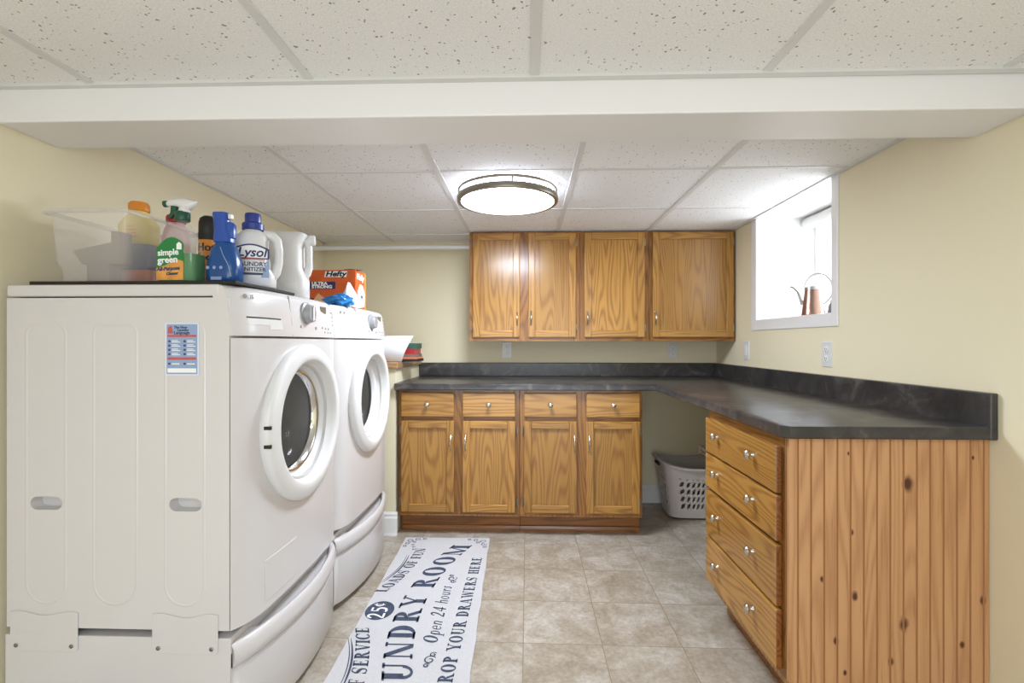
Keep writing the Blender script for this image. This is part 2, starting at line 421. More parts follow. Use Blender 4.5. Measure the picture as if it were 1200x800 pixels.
ceil = struct('ceiling', MB().box(XL, BY1 - .02, ZR, XR, YB, 2.05).box(XL, YF, ZF, XR, BY0 + .02, 2.05), 'tile')
g = MB(); B = .012; D = .004
for k in range(-2, 3):
    x = .205 + .594 * k
    if XL < x < XR: g.box(x - B, BY1, ZR - D, x + B, YB, ZR + .001)
for y in (2.055, 2.66, 3.265): g.box(XL, y - B * .8, ZR - D * .8, XR, y + B * .8, ZR + .001)
for k in range(-3, 4):
    x = .020 + .619 * k
    if XL < x < XR: g.box(x - B, YF, ZF - D, x + B, BY0, ZF + .001)
for k in range(5): g.box(XL, .62 - .61 * k - B, ZF - D * .8, XR, .62 - .61 * k + B, ZF + .001)
obj('ceiling_grid', g, 'grid', ceil, bevel=.0008, seg=1)
g = MB().box(XL, BY1, ZR - .006, XL + .022, YB, ZR + .001).box(XR - .022, BY1, ZR - .006, XR, YB, ZR + .001)
g.box(XL, YB - .022, ZR - .006, XR, YB, ZR + .001).box(XL, BY1, ZR - .006, XR, BY1 + .02, ZR)
g.box(XL, BY0 - .022, ZF - .008, XR, BY0, ZF + .001)
struct('trim_1', g, 'grid')
# boxed beam, very slightly skewed to the room, with a thin lip along its lower edge
sk = .004
bm_ = MB().prism([(XL, BY0 - sk, ZB), (XL, BY0 - sk, 2.0), (XL, BY1 - sk, 2.0), (XL, BY1 - sk, ZB)], (XR - XL, 2 * sk, 0))
beam = struct('trim_2', bm_, 'beam', bevel=.004)
# baseboards
def baseboard(name, pts):
    mb = MB()
    for (x0, y0, x1, y1) in pts:
        dx, dy = (x1 - x0), (y1 - y0); L = math.hypot(dx, dy); nx, ny = -dy / L, dx / L
        prof = [(0, 0), (.016, 0), (.014, .09), (.009, .10), (.010, .115), (.004, .125), (0, .125)]
        r0 = [(x0 + nx * a, y0 + ny * a, z) for a, z in prof]
        mb.prism(r0, (dx, dy, 0))
    return struct(name, mb, 'white_trim')
baseboard('baseboard_back', [(1.36, YB, .70, YB)])
baseboard('baseboard_left', [(XL, 2.8, XL, YF)])
baseboard('baseboard_right', [(XR, YF, XR, 1.44), (XR, 2.10, XR, YB)])
# low ledge wall between dryer and cupboards with an oak cap
LX, LY = -.795, 2.86
struct('wall_ledge', MB().box(XL, LY, 0, LX, YB, 1.0), 'paint_wall')
struct('trim_3', MB().box(XL, LY - .02, 1.0, LX + .018, YB, 1.04), 'ledge_oak', bevel=.004)
mb = MB()
prof = [(0, 0), (.020, 0), (.016, .018), (.013, .10), (.008, .112), (.009, .125), (.003, .137), (0, .137)]
mb.prism([(XL, LY - a, z) for a, z in prof], (LX + .012 - XL, 0, 0))
struct('baseboard_ledge', mb, 'white_trim')

# ------------------------------------------------------------------ window in a deep recess
RX = 1.70
casing = MB()
CX = XR - .008
casing.box(CX, WY0 - .044, WZ0 - .062, XR, WY0, ZR).box(CX, WY1, WZ0 - .062, XR, WY1 + .06, ZR).box(CX, WY0, WZ0 - .062, XR, WY1, WZ0)
win = struct('window_1', casing, 'white_trim', bevel=.003)
lin = MB().box(XR - .004, WY0 - .02, WZ0 - .02, RX + .1, WY1 + .02, WZ0)           # sill board
lin.box(XR - .004, WY0 - .02, WZ0, RX + .1, WY0, ZR).box(XR - .004, WY1, WZ0, RX + .1, WY1 + .02, ZR).box(XR, WY0, ZR - .004, RX + .1, WY1, ZR + .02)
obj('recess_lining', lin, 'white_trim', win)
fr = MB()
fr.box(RX, WY0, WZ0, RX + .05, WY0 + .05, ZR).box(RX, WY1 - .05, WZ0, RX + .05, WY1, ZR).box(RX, WY0, WZ0, RX + .05, WY1, WZ0 + .05).box(RX, WY0, ZR - .05, RX + .05, WY1, ZR)
fr.box(RX + .005, 2.60, WZ0, RX + .045, 2.66, ZR)
obj('window_frame', fr, 'white_trim', win, bevel=.004)
obj('window_pane', MB().box(RX + .02, WY0 + .04, WZ0 + .04, RX + .026, WY1 - .04, ZR - .04), 'pane', win)

# ------------------------------------------------------------------ cabinetry
def bow_handle(parent, x, z0, z1, y, mat='nickel'):
    zm = (z0 + z1) / 2; h = (z1 - z0) / 2
    pts = [(x, y - .001, z0)] + [(x, y - .024 * math.cos(t * PI / 2) - .002, zm + h * t) for t in [-.94 + .188 * k for k in range(11)]] + [(x, y - .001, z1)]
    rr = [.0045] + [.0032 + .0016 * (1 - abs(-1 + .2 * k)) for k in range(11)] + [.0045]
    mb = MB().tube(pts, rr, 8)
    for z in (z0, z1): mb.lathe([(.0065, 0), (.006, .003), (.002, .006)], 10, (x, y, z), '-y')
    o = obj('handle', mb, mat, parent, smooth=50); o['label'] = 'silver bow pull'; return o
def hinges(parent, x, zs, y):
    for z in zs:
        mb = MB().lathe([(.0035, -.026), (.0045, -.024), (.0045, .024), (.0035, .026)], 8, (x, y - .004, z))
        mb.box(x - .008, y - .002, z - .018, x + .008, y + .003, z + .018)
        obj('hinge', mb, 'nickel_dark', parent, smooth=40)
def panel_door(parent, x0, x1, z0, z1, y, handle_x, hz0, hz1, hinge_x, st=.045):
    t = .019
    mb = MB().box(x0, y - t, z0, x0 + st, y, z1).box(x1 - st, y - t, z0, x1, y, z1)
    mb.mat(1).box(x0 + st, y - t + .0005, z0, x1 - st, y, z0 + st).box(x0 + st, y - t + .0005, z1 - st, x1 - st, y, z1)
    d = obj('door', mb, ['oak_z', 'oak_x'], parent, bevel=.0035)
    obj('door_panel', MB().box(x0 + st - .004, y - t + .013, z0 + st - .004, x1 - st + .004, y - .003, z1 - st + .004), 'oak_z', d)
    bow_handle(d, handle_x, hz0, hz1, y - t)
    hinges(d, hinge_x, (z0 + .06, z1 - .06), y - .002)
    return d
def knob(parent, p, axis, s=1.0):
    prof = [(.0085 * s, 0), (.007 * s, .003 * s), (.0045 * s, .008 * s), (.005 * s, .013 * s), (.013 * s, .017 * s), (.0155 * s, .022 * s), (.013 * s, .027 * s), (.006 * s, .030 * s), (.0005, .0305 * s)]
    o = obj('knob', MB().lathe(prof, 18, p, axis), 'nickel', parent, smooth=50); o['label'] = 'round silver knob'; return o

# upper cupboards
UY = 3.18; UZ0, UZ1 = 1.166, 1.893
def upper(label, x0, x1, doors):
    t = thing('upper_cabinet', label, 'cabinet', ((x0 + x1) / 2, UY + .15, UZ0), 0, 'oak cupboards on the back wall')
    obj('carcass', MB().box(x0 + .001, UY + .02, UZ0 + .012, x1 - .001, YB - .002, UZ1), 'oak_z', t)
    xs = [x0 + .001, doors[0][0] + .012]
    ff = MB().box(x0 + .001, UY, UZ0, doors[0][0] + .012, UY + .02, UZ1).box(doors[-1][1] - .012, UY, UZ0, x1 - .001, UY + .02, UZ1)
    for a, b in zip(doors, doors[1:]): ff.box(a[1] - .012, UY, UZ0, b[0] + .012, UY + .02, UZ1)
    ff.mat(1)
    for d in doors: ff.box(d[0] + .012, UY + .0005, UZ0, d[1] - .012, UY + .02, UZ0 + .04).box(d[0] + .012, UY + .0005, UZ1 - .03, d[1] - .012, UY + .02, UZ1)
    obj('face_frame', ff, ['frame_z', 'frame_x'], t, bevel=.0015)
    for (a, b, hx, gx) in doors: panel_door(t, a, b, 1.194, 1.882, UY, hx, 1.277, 1.361, gx)
    return t
upper('oak wall cupboard with two doors, leftmost of the row beside the white rod', -.387, .346, [(-.362, -.051, -.068, -.366), (.006, .320, .024, .324)])
upper('single door oak wall cupboard in the middle of the row, above the counter', .346, .800, [(.376, .770, .395, .774)])
upper('single wide door oak wall cupboard at right end of the row by the corner', .800, XR - .004, [(.822, 1.345, .838, 1.350)])

# base cupboards on the back wall
FY = 2.865; CT = .876
def base_unit(label, x0, x1, ds):
    t = thing('base_cabinet', label, 'cabinet', ((x0 + x1) / 2, 3.1, 0), 0, 'oak base cupboards under the counter')
    car = MB().box(x0 + .001, FY + .02, .11, x0 + .018, YB - .018, CT - .002).box(x1 - .018, FY + .02, .11, x1 - .001, YB - .018, CT - .002)
    car.box(x0 + .018, FY + .02, .11, x1 - .018, YB - .018, .128).box(x0 + .018, YB - .03, .128, x1 - .018, YB - .018, CT - .002)
    obj('carcass', car, 'oak_z', t)
    tk = MB().box(x0 + .001, 2.945, 0, x1 - .001, 2.96, .11)
    r0 = [(x0 + .001, 2.945, 0), (x0 + .001, 2.931, 0), (x0 + .001, 2.932, .018), (x0 + .001, 2.938, .032), (x0 + .001, 2.945, .036)]
    tk.prism(r0, (x1 - x0 - .002, 0, 0))
    tk.box(x0 + .001, 2.96, 0, x0 + .018, YB - .018, .11).box(x1 - .018, 2.96, 0, x1 - .001, YB - .018, .11)
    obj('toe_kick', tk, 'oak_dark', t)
    ff = MB().box(x0 + .001, FY, .125, ds[0][0] + .012, FY + .02, CT - .002).box(ds[1][1] - .012, FY, .125, x1 - .001, FY + .02, CT - .002)
    ff.box(ds[0][1] - .012, FY, .125, ds[1][0] + .012, FY + .02, CT - .002)
    ff.mat(1)
    for d in ds:
        for (za, zb) in ((.125, .16), (.675, .725), (.845, CT - .002)): ff.box(d[0] + .012, FY + .0005, za, d[1] - .012, FY + .02, zb)
    obj('face_frame', ff, ['frame_z', 'frame_x'], t, bevel=.0015)
    for (a, b, hx, gx) in ds:
        panel_door(t, a, b, .144, .690, FY, hx, .515, .602, gx)
        dr = obj('drawer', MB().box(a, FY - .019, .714, b, FY, .858), 'oak_x', t, bevel=.005)
        knob(dr, ((a + b) / 2, FY - .019, .788), '-y')
    return t
base_unit('oak base cupboard with two drawers over two doors, beside the ledge and rug', -.778, -.046, [(-.759, -.439, -.458, -.764), (-.388, -.072, -.370, -.067)])
base_unit('oak base cupboard with two drawers over two doors, next to the open knee space', -.046, .684, [(-.020, .294, .280, -.025), (.350, .666, .367, .671)])

# drawer unit on the right with beadboard end
PX0, PX1, PY0, PY1 = .780, XR - .003, 1.455, 2.075
t = thing('drawer_cabinet', 'oak chest of four drawers with beadboard end under the right counter', 'cabinet', (1.07, 1.76, 0))
car = MB().box(PX0 + .02, PY0 + .016, .10, PX1, PY0 + .03, CT - .002).box(PX0 + .02, PY1 - .018, .10, PX1, PY1, CT - .002)
car.box(PX0 + .02, PY0 + .03, .10, PX1, PY1 - .018, .118).box(PX1 - .012, PY0 + .03, .118, PX1, PY1 - .018, CT - .002)
obj('carcass', car, 'oak_z', t)
bp = MB()
# beadboard: one extruded profile with V grooves, notch at the toe
NZ = .142
def bead(x0, x1, z0, z1):
    pitch = .0385; xs = [x0]; prof = []
    gx = PX0 + .028
    prof.append((x0, 0))
    while gx < x1 - .004:
        if gx > x0 + .004: prof += [(gx - .0032, 0), (gx - .001, .004), (gx + .001, .004), (gx + .0032, 0)]
        gx += pitch
    prof.append((x1, 0))
    for (a, da), (b, db) in zip(prof, prof[1:]):
        bp.mat(1 if (da or db) else 0)
        bp.poly([(a, PY0 + da, z0), (b, PY0 + db, z0), (b, PY0 + db, z1), (a, PY0 + da, z1)])
    bp.mat(0)
    bp.poly([(x0, PY0, z0), (x0, PY0, z1), (x0, PY0 + .014, z1), (x0, PY0 + .014, z0)]).poly([(x1, PY0, z0), (x1, PY0, z1), (x1, PY0 + .014, z1), (x1, PY0 + .014, z0)])
    bp.poly([(x0, PY0 + .014, z0), (x1, PY0 + .014, z0), (x1, PY0 + .014, z1), (x0, PY0 + .014, z1)])
    bp.poly([(x0, PY0, z0), (x1, PY0, z0), (x1, PY0 + .014, z0), (x0, PY0 + .014, z0)])
bead(PX0 + .002, PX1, NZ, CT - .002); bead(PX0 + .075, PX1, 0, NZ)
pt = Matrix.Translation((0, 0, 0))
o = obj('end_panel', bp, ['pine', 'groove'], t, world=False)
o.location = tuple(-c for c in (1.07, 1.76, 0)); o['label'] = 'knotty beadboard end panel'
ff = MB().box(PX0, PY0 + .016, NZ, PX0 + .02, PY0 + .05, CT - .002).box(PX0, PY1 - .045, NZ, PX0 + .02, PY1, CT - .002)
ff.mat(1)
for za, zb in ((NZ, .175), (.33, .36), (.515, .565), (.68, .71), (.825, CT - .002)): ff.box(PX0 + .0005, PY0 + .05, za, PX0 + .02, PY1 - .045, zb)
obj('face_frame', ff, ['frame_z', 'frame_y'], t, bevel=.0015)
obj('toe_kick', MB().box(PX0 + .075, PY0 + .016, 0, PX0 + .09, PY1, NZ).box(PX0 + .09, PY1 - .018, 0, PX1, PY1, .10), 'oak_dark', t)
for (z0, z1) in ((.698, .842), (.551, .690), (.352, .538), (.160, .342)):
    mb = MB().box(PX0 - .020, PY0 + .032, z0, PX0, PY1 - .008, z1)
    mb.bm.faces.ensure_lookup_table()
    mb.bm.faces[2].material_index = 1                       # end grain of the solid drawer front
    dr = obj('drawer', mb, ['oak_y', 'oak_endgrain'], t, bevel=.004)
    for y in (1.635, 1.935): knob(dr, (PX0 - .020, y, (z0 + z1) / 2 + .012), '-x')
mb = MB().box(PX0 - .004, PY1 - .05, .680, PX0 + .004, PY1 + .105, .692).box(PX0 - .004, PY1 - .05, .664, PX0 + .004, PY1 + .105, .670)
mb.box(PX0 + .004, PY1 - .0, .664, PX0 + .012, PY1 + .105, .692).box(PX0 - .008, PY1 + .095, .660, PX0 + .012, PY1 + .108, .697)
o = obj('slide_rail', mb, 'nickel_dark', t, bevel=.001); o['label'] = 'bare metal slide rail'

# L-shaped worktop with backsplash
t = thing('countertop', 'charcoal laminate L-shaped worktop with backsplash on oak cupboards', 'countertop', (.3, 3.1, CT))
TH = .914
ey = 2.825; ex = .752; ny = 1.43
def slab_ring(z, ins):
    return [(LX + .001 + .0, ey + ins, z), (ex + ins, ey + ins, z), (ex + ins, ny + .02 + ins, z), (ex + .02 + ins, ny + ins, z), (XR - .001, ny + ins, z), (XR - .001, YB - .001, z), (LX + .001, YB - .001, z)]
mb = MB().loft([slab_ring(CT, .004), slab_ring(CT + .004, 0), slab_ring(TH - .008, 0), slab_ring(TH - .002, .003), slab_ring(TH, .009)])
obj('worktop', mb, 'laminate', t, smooth=35)
BT = 1.012
mb = MB().box(LX + .001, YB - .022, TH, XR - .001, YB - .001, BT).box(XR - .024, ny - .0015, CT - .001, XR - .0004, YB - .022, BT)
obj('backsplash', mb, 'laminate', t, bevel=.004)

# ------------------------------------------------------------------ washing machine and dryer
W = .695; MX = -1.483
def front_plan(n=40, off=0.0, x0=.65, e=8, a=.036, b=.012, inset=0.0):
    pts = []
    for k in range(n + 1):
        t = math.sin(PI / 2 * (-1 + 2 * k / n)); t = math.copysign(abs(t) ** .9, t)
        pts.append((x0 + (a * (1 - abs(t) ** e) + b * (1 - t * t)) + off, W / 2 + (W / 2 - inset) * t))
    return pts
def fx(y):
    t = (y - W / 2) / (W / 2); return .65 + .036 * (1 - abs(t) ** 8) + .012 * (1 - t * t)
def closed_ring(plan, xb, z, inset=0):
    return [(x, y, z) for x, y in plan] + [(xb, W - inset, z), (xb, inset, z)]
DZ = .885
def machine(name, label, cat, y0, washer):
    t = thing(name, label, cat, (MX, y0, 0))
    P = dict(world=False)
    body = obj('cabinet_body', MB().box(0, 0, .35, .647, W, 1.286), 'enamel', t, bevel=0, **P)
    cut = MB()
    for xc in (.1165, .521):                                 # carrying grips in the near side
        ring = [(xc + sx * .026 + .021 * math.cos(a), -.02, .703 + .019 * math.sin(a)) for sx, a in
                [(1, -PI / 2 + PI * k / 10) for k in range(11)] + [(-1, PI / 2 + PI * k / 10) for k in range(11)]]
        cut.prism(ring, (0, .055, 0))
    boolean_cut(body, cut)
    boolean_cut(body, MB().lathe([(.215, .22), (.215, .80)], 48, (0, W / 2, DZ), 'x'))
    mb = MB()                                                # raised pressings on the side
    for (a, b) in ((.053, .178), (.250, .385), (.458, .580)):
        hw = (b - a) / 2; xc = (a + b) / 2
        def outl(i):
            top = 1.215 - i; r = .03 - i
            pts = [(xc + (hw - i) * math.cos(q), .414 + hw + (hw - i) * math.sin(q)) for q in [PI + PI * k / 16 for k in range(17)]]
            pts += [(xc + hw - .03 + (r) * math.cos(q), top - .03 + i + r * math.sin(q)) for q in [PI / 2 * k / 5 for k in range(6)]]
            pts += [(xc - hw + .03 + (r) * math.cos(q), top - .03 + i + r * math.sin(q)) for q in [PI / 2 + PI / 2 * k / 5 for k in range(6)]]
            return pts
        o0, o1, o2, o3 = outl(0), outl(.004), outl(.006), outl(.010)
        mb.loft([[(x, .0005, z) for x, z in o0], [(x, -.0014, z) for x, z in o1], [(x, -.0014, z) for x, z in o2], [(x, .0005, z) for x, z in o3]], c0=False, c1=False)
    obj('side_pressing', mb, 'enamel', t, smooth=60, **P)
    obj('top_panel', MB().box(-.001, -.001, 1.290, .618, W + .001, 1.324), 'enamel', t, bevel=.006, seg=3, **P)
    # front panel
    fp = obj('front_panel', MB().loft([closed_ring(front_plan(), .650, z) for z in (.35, 1.172)]), 'enamel', t, smooth=35, **P)
    boolean_cut(fp, MB().lathe([(.192, .55), (.192, .80)], 64, (0, W / 2, DZ), 'x'))
    fp.data.polygons.foreach_set('use_smooth', [True] * len(fp.data.polygons)); fp.data.set_sharp_from_angle(angle=math.radians(35))
    # control panel
    rg = []
    for z, off, ins in ((1.179, 0, 0), (1.20, 0, 0), (1.26, -.007, 0), (1.300, -.014, .0005), (1.314, -.019, .002), (1.321, -.028, .005), (1.3245, -.042, .010)):
        rg.append(closed_ring(front_plan(off=off, inset=ins - .001), .600, z, ins - .001))
    cp = obj('control_panel', MB().loft(rg), 'enamel', t, smooth=40, **P)
    def cx(y, z): return fx(y) - max(0, z - 1.20) * .125
    # dial
    yd, zd = .372, 1.262
    dl = obj('dial', MB().lathe([(.041, -.004), (.041, .004), (.034, .007), (.031, .022), (.027, .026), (.0005, .027)], 28, (cx(yd, zd), yd, zd), 'x'), 'plastic_grey', t, smooth=40, **P)
    obj('dial_grip', MB().box(cx(yd, zd) + .02, yd - .006, zd - .028, cx(yd, zd) + .034, yd + .006, zd + .028), 'silver', dl, bevel=.004, **P)
    obj('display', MB().box(cx(.53, 1.285) - .004, .505, 1.272, cx(.53, 1.285) + .0012, .555, 1.298), 'display', t, **P)
    for (y, z, r) in ((.322, 1.215, .006), (.44, 1.212, .006), (.50, 1.215, .004), (.53, 1.213, .004), (.56, 1.212, .004), (.52, 1.199, .003), (.55, 1.198, .003), (.58, 1.198, .003)):
        obj('button', MB().lathe([(r, -.003), (r, .0022), (r * .5, .003)], 12, (cx(y, z), y, z), 'x'), 'plastic_grey', t, smooth=40, **P)
    for (y, z) in ((.62, 1.28), (.623, 1.262), (.623, 1.246), (.623, 1.230)):
        obj('indicator_mark', MB().box(cx(y, z) - .003, y - .005, z - .0025, cx(y, z) + .001, y + .005, z + .0025), 'stk_ink', t, **P)
    lg = MB()
    ylog, zlog = (.045, 1.294) if washer else (.045, 1.292)
    lg.lathe([(.0065, -.002), (.0065, .0009)], 16, (cx(ylog, zlog) + .0005, ylog, zlog), 'x')
    bm2 = text_bm('LG', .016, bold=.0006)
    lg.join(bm2, frame_matrix((cx(ylog + .025, zlog) + .0006, ylog + .012, zlog - .005), (0, 1, 0), (-.12, 0, 1)))
    obj('maker_mark', lg, 'plastic_grey', t, **P)
    def strip(y0_, y1_, z0_, z1_, proud, n_=14):
        m_ = MB(); ys = [y0_ + (y1_ - y0_) * k / n_ for k in range(n_ + 1)]
        return m_.loft([[(cx(y, z0_) + proud, y, z0_), (cx(y, z1_) + proud, y, z1_), (cx(y, z1_) - .004, y, z1_), (cx(y, z0_) - .004, y, z0_)] for y in ys])
    if washer:
        dd = MB().loft([[(cx(.262, z) + .0004, .2612, z), (cx(.262, z) + .0004, .2632, z), (cx(.262, z) - .003, .2632, z), (cx(.262, z) - .003, .2612, z)] for z in (1.18, 1.22, 1.27, 1.315)])
        obj('detergent_drawer_seam', dd, 'plastic_grey', t, **P)
        obj('detergent_drawer_slot', strip(.040, .195, 1.2308, 1.2355, .0008), 'dark_gap', t, **P)
        mb = MB()
        ring = [(y, z) for y, z in [(.042, 1.229), (.200, 1.229), (.200, 1.207), (.190, 1.198), (.165, 1.196), (.145, 1.203), (.125, 1.210), (.042, 1.212)]]
        for ya, yb, zb in ((.042, .130, 1.212), (.130, .200, 1.199)):
            o = obj('detergent_drawer_pull', strip(ya, yb, zb, 1.2308, .0012), 'plastic_white', t, bevel=.0006, **P)
        obj('filter_cover', strip(.105, .285, .375, .500, .0022), 'enamel', t, bevel=.0015, **P)
    # round door
    X0 = fx(W / 2)
    prof = [(.262, -.016), (.268, -.012), (.269, .010), (.265, .018), (.253, .024), (.234, .029), (.220, .030), (.212, .026), (.206, .015), (.197, -.006), (.185, -.027), (.176, -.036)]
    dr = obj('door', MB().lathe([(r, h) for r, h in prof], 72, (X0, W / 2, DZ), 'x', c0=False, c1=False), 'plastic_white', t, smooth=60, **P)
    obj('door_ring', MB().lathe([(.178, -.036), (.180, -.030), (.174, -.027), (.164, -.032), (.157, -.048), (.161, -.052), (.172, -.044), (.178, -.036)], 64, (X0, W / 2, DZ), 'x', c0=False, c1=False), 'chrome' if washer else 'plastic_white', dr, smooth=60, **P)
    gl = MB()
    gp = [(.161 * math.sin(q), -.050 - .085 * math.cos(q)) for q in [PI / 2 * (1 - k / 9) for k in range(10)]]
    gl.lathe(gp, 48, (X0, W / 2, DZ), 'x', c0=False, c1=False)
    obj('door_glass', gl, 'door_glass', dr, smooth=80, **P)
    if washer:
        for z in (DZ + .020, DZ - .036): obj('door_hinge', MB().box(X0 + .004, W / 2 - .2705, z - .005, X0 + .024, W / 2 - .262, z + .005), 'black', dr, **P)
    obj('drum', MB().lathe([(.18, -.06), (.205, -.08), (.205, -.44), (.08, -.46), (.001, -.455)], 48, (X0, W / 2, DZ), 'x', c0=False, c1=False), 'steel', t, smooth=50, **P)
    # pedestal
    pd = obj('pedestal', MB().box(-.006, .0, .022, .650, W, .328), 'enamel', t, bevel=.003, **P)
    def bow(off=0, inset=0): return [(max(x, .6535), y) for x, y in front_plan(off=off, x0=.650, e=14, a=.012, b=.058, inset=inset)]
    mb = MB().loft([closed_ring(bow(-.004), .652, .028), closed_ring(bow(0), .652, .034), closed_ring(bow(0), .652, .228), closed_ring(bow(-.006), .652, .234), closed_ring(bow(-.018), .652, .240), closed_ring(bow(-.018), .652, .286)])
    dw = obj('pedestal_drawer', mb, 'enamel', pd, smooth=40, **P)
    outer = bow(.012); inner = bow(-.022, .03)
    rings = []
    for (zo, oo, ii) in ((.244, bow(.000), bow(-.016, .02)), (.249, bow(.007), bow(-.016, .022)), (.272, bow(.012), bow(-.014, .024)), (.296, bow(.010), bow(-.012, .024)), (.308, bow(.004), bow(-.008, .022)), (.311, bow(-.001), bow(-.004, .016))):
        rings.append([(x, y, zo) for x, y in oo] + [(x, y, zo) for x, y in reversed(ii)])
    gm = MB().loft(rings)
    for ya, yb in ((.0, .095), (W - .03, W)):                  # closed shoulders at both ends of the finger recess
        pl = [(x, y) for x, y in bow(-.002) if ya <= y <= yb]
        gm.loft([[(x, y, z) for x, y in pl] + [(.651, pl[-1][1], z), (.651, pl[0][1], z)] for z in (.246, .309)])
    obj('drawer_grip', gm, 'enamel', dw, smooth=50, **P)
    for x in (.05, .60):
        for y in (.06, W - .06): obj('stand_foot', MB().lathe([(.024, 0), (.024, .012), (.012, .013), (.012, .03)], 16, (x, y, 0)), 'plastic_grey', pd, smooth=40, **P)
        for y in (.05, W - .05): obj('levelling_foot', MB().lathe([(.022, .320), (.022, .352)], 16, (x, y, 0)), 'plastic_grey', t, smooth=40, **P)
    for (a, b) in ((.013, .211), (.427, .616)):               # steel brackets joining machine and stand
        ring = [(a, .395), (a, .290), (a + .008, .284), (b - .008, .284), (b, .290), (b, .395), (b - .02, .398)] + [(b - .02 - (b - a - .04) * k / 12, .398 - .012 * math.sin(PI * k / 12) ** 2) for k in range(1, 12)] + [(a + .02, .398)]
        br = obj('bracket', MB().prism([(x, -.0035, z) for x, z in ring], (0, .003, 0)), 'enamel', pd, bevel=.001, **P)
        for x in (a + .018, b - .018): obj('screw', MB().lathe([(.006, .0035), (.006, .005), (.003, .0065), (.0005, .0065)], 12, (x, 0, .300), '-y'), 'screw', br, smooth=40, **P)
    return t
wm = machine('washing_machine', 'white front-loading washing machine on pedestal, nearest the camera, with detergent drawer', 'washing machine', 1.315, True)
machine('dryer', 'white front-loading dryer on pedestal, farther one beside the oak cupboards', 'dryer', 2.025, False)

# care-symbol sticker on the washer's side
sx0, sx1, sz0, sz1 = -1.019, -.921, 1.066, 1.215
st = obj('sticker', MB().box(sx0, 1.3125, sz0, sx1, 1.3148, sz1), 'pale', wm); st['label'] = 'blue and red laundry symbol sticker'
sb = MB().box(sx0 + .005, 1.312, sz0 + .005, sx1 - .005, 1.3126, sz1 - .004)
sb.mat(1).box(sx0 + .008, 1.3114, sz1 - .040, sx1 - .008, 1.3122, sz1 - .034).box(sx0 + .008, 1.3114, sz0 + .045, sx1 - .008, 1.3122, sz0 + .052)
sb.prism([(sx0 + .010, 1.3114, sz1 - .012), (sx0 + .019, 1.3114, sz1 - .008), (sx0 + .024, 1.3114, sz1 - .030), (sx0 + .008, 1.3114, sz1 - .030)], (0, .0008, 0))
sb.mat(2).box(sx0 + .008, 1.3114, sz0 + .009, sx1 - .008, 1.3122, sz0 + .021)
sb.mat(3)
for s, dx, z, size in (('The New', .026, sz1 - .016, .010), ('Laundry', .036, sz1 - .0235, .010), ('Language', .026, sz1 - .032, .0125)):
    sb.join(text_bm(s, size, bold=.0002), frame_matrix((sx0 + dx, 1.3116, z), (1, 0, 0), (0, 0, 1)))
for r in range(4):
    for cxx in (.010, .054):
        z = sz1 - .052 - r * .012
        sb.mat(3).box(sx0 + cxx, 1.3114, z - .003, sx0 + cxx + .006, 1.3122, z + .003)
        sb.mat(2).box(sx0 + cxx + .010, 1.3114, z - .003, sx0 + cxx + .034, 1.3122, z - .001).box(sx0 + cxx + .010, 1.3114, z + .001, sx0 + cxx + .028, 1.3122, z + .003)
for cxx in (.010, .054):
    sb.mat(3).box(sx0 + cxx, 1.3114, sz0 + .031, sx0 + cxx + .006, 1.3122, sz0 + .037)
    sb.mat(2).box(sx0 + cxx + .010, 1.3114, sz0 + .032, sx0 + cxx + .032, 1.3122, sz0 + .035)
obj('sticker_print', sb, ['stk_blue', 'stk_red', 'white_print', 'stk_ink'], st)

# dark mat on top
ZT = 1.3245
mt = obj('appliance_mat', MB().box(-1.425, 1.322, ZT, -.822, 1.665, ZT + .010), 'mat', bevel=.002)
mb = MB().bm
tag(mt, 'thin dark brown mat lying on top of the white washer', 'mat')
ZM = ZT + .010

# ------------------------------------------------------------------ things on the machines
# clear tub
t = thing('storage_bin', 'clear plastic tub of cleaning bottles on top of the washer', 'bin', (-1.29, 1.52, ZM))
cx0, cy0 = -1.287, 1.515
tiers = [(.103, .140, .003), (.106, .143, .05), (.113, .150, .06), (.121, .158, .205), (.122, .159, .212)]
o_ = [rrect(cx0, cy0, hx, hy, .02, ZM + z) for hx, hy, z in tiers]
i_ = [rrect(cx0, cy0, hx - .003, hy - .003, .018, ZM + z + (.004 if k == 0 else 0)) for k, (hx, hy, z) in enumerate(tiers)]
obj('tub', MB().loft(o_ + list(reversed(i_))), 'clear_bin', t, smooth=40)
rim = MB().loft([rrect(cx0, cy0, .119, .156, .02, ZM + .206), rrect(cx0, cy0, .134, .170, .026, ZM + .210), rrect(cx0, cy0, .135, .171, .026, ZM + .203), rrect(cx0, cy0, .137, .173, .027, ZM + .203), rrect(cx0, cy0, .136, .172, .027, ZM + .214), rrect(cx0, cy0, .119, .156, .02, ZM + .212), rrect(cx0, cy0, .119, .156, .02, ZM + .206)], c0=False, c1=False)
obj('rim', rim, 'clear_bin', t, smooth=40)
# things inside the tub
mb = MB()
mb.prism([(-1.375, 1.40, ZM + .103), (-1.345, 1.40, ZM + .0615), (-1.225, 1.40, ZM + .0615), (-1.225, 1.40, ZM + .160), (-1.255, 1.40, ZM + .162), (-1.255, 1.40, ZM + .128)], (0, .045, 0))
mb.box(-1.33, 1.40, ZM + .004, -1.26, 1.445, ZM + .064)
tag(obj('dustpan', mb, 'taupe', bevel=.003), 'taupe plastic dustpan leaning inside the clear tub', 'dustpan')
mb = MB().loft([rrect(-1.262, 1.515, hx, hy, .02, ZM + .005 + z) for hx, hy, z in ((.068, .042, 0), (.072, .045, .004), (.072, .045, .044), (.068, .042, .05))])
tag(obj('sponge_tray', mb, 'clay', smooth=40), 'low orange tray on the bottom of the clear tub', 'tray')
def bottle_rings(cx_, cy_, z0, tiers, n=5): return [rrect(cx_, cy_, hx, hy, r, z0 + z, n) for hx, hy, r, z in tiers]
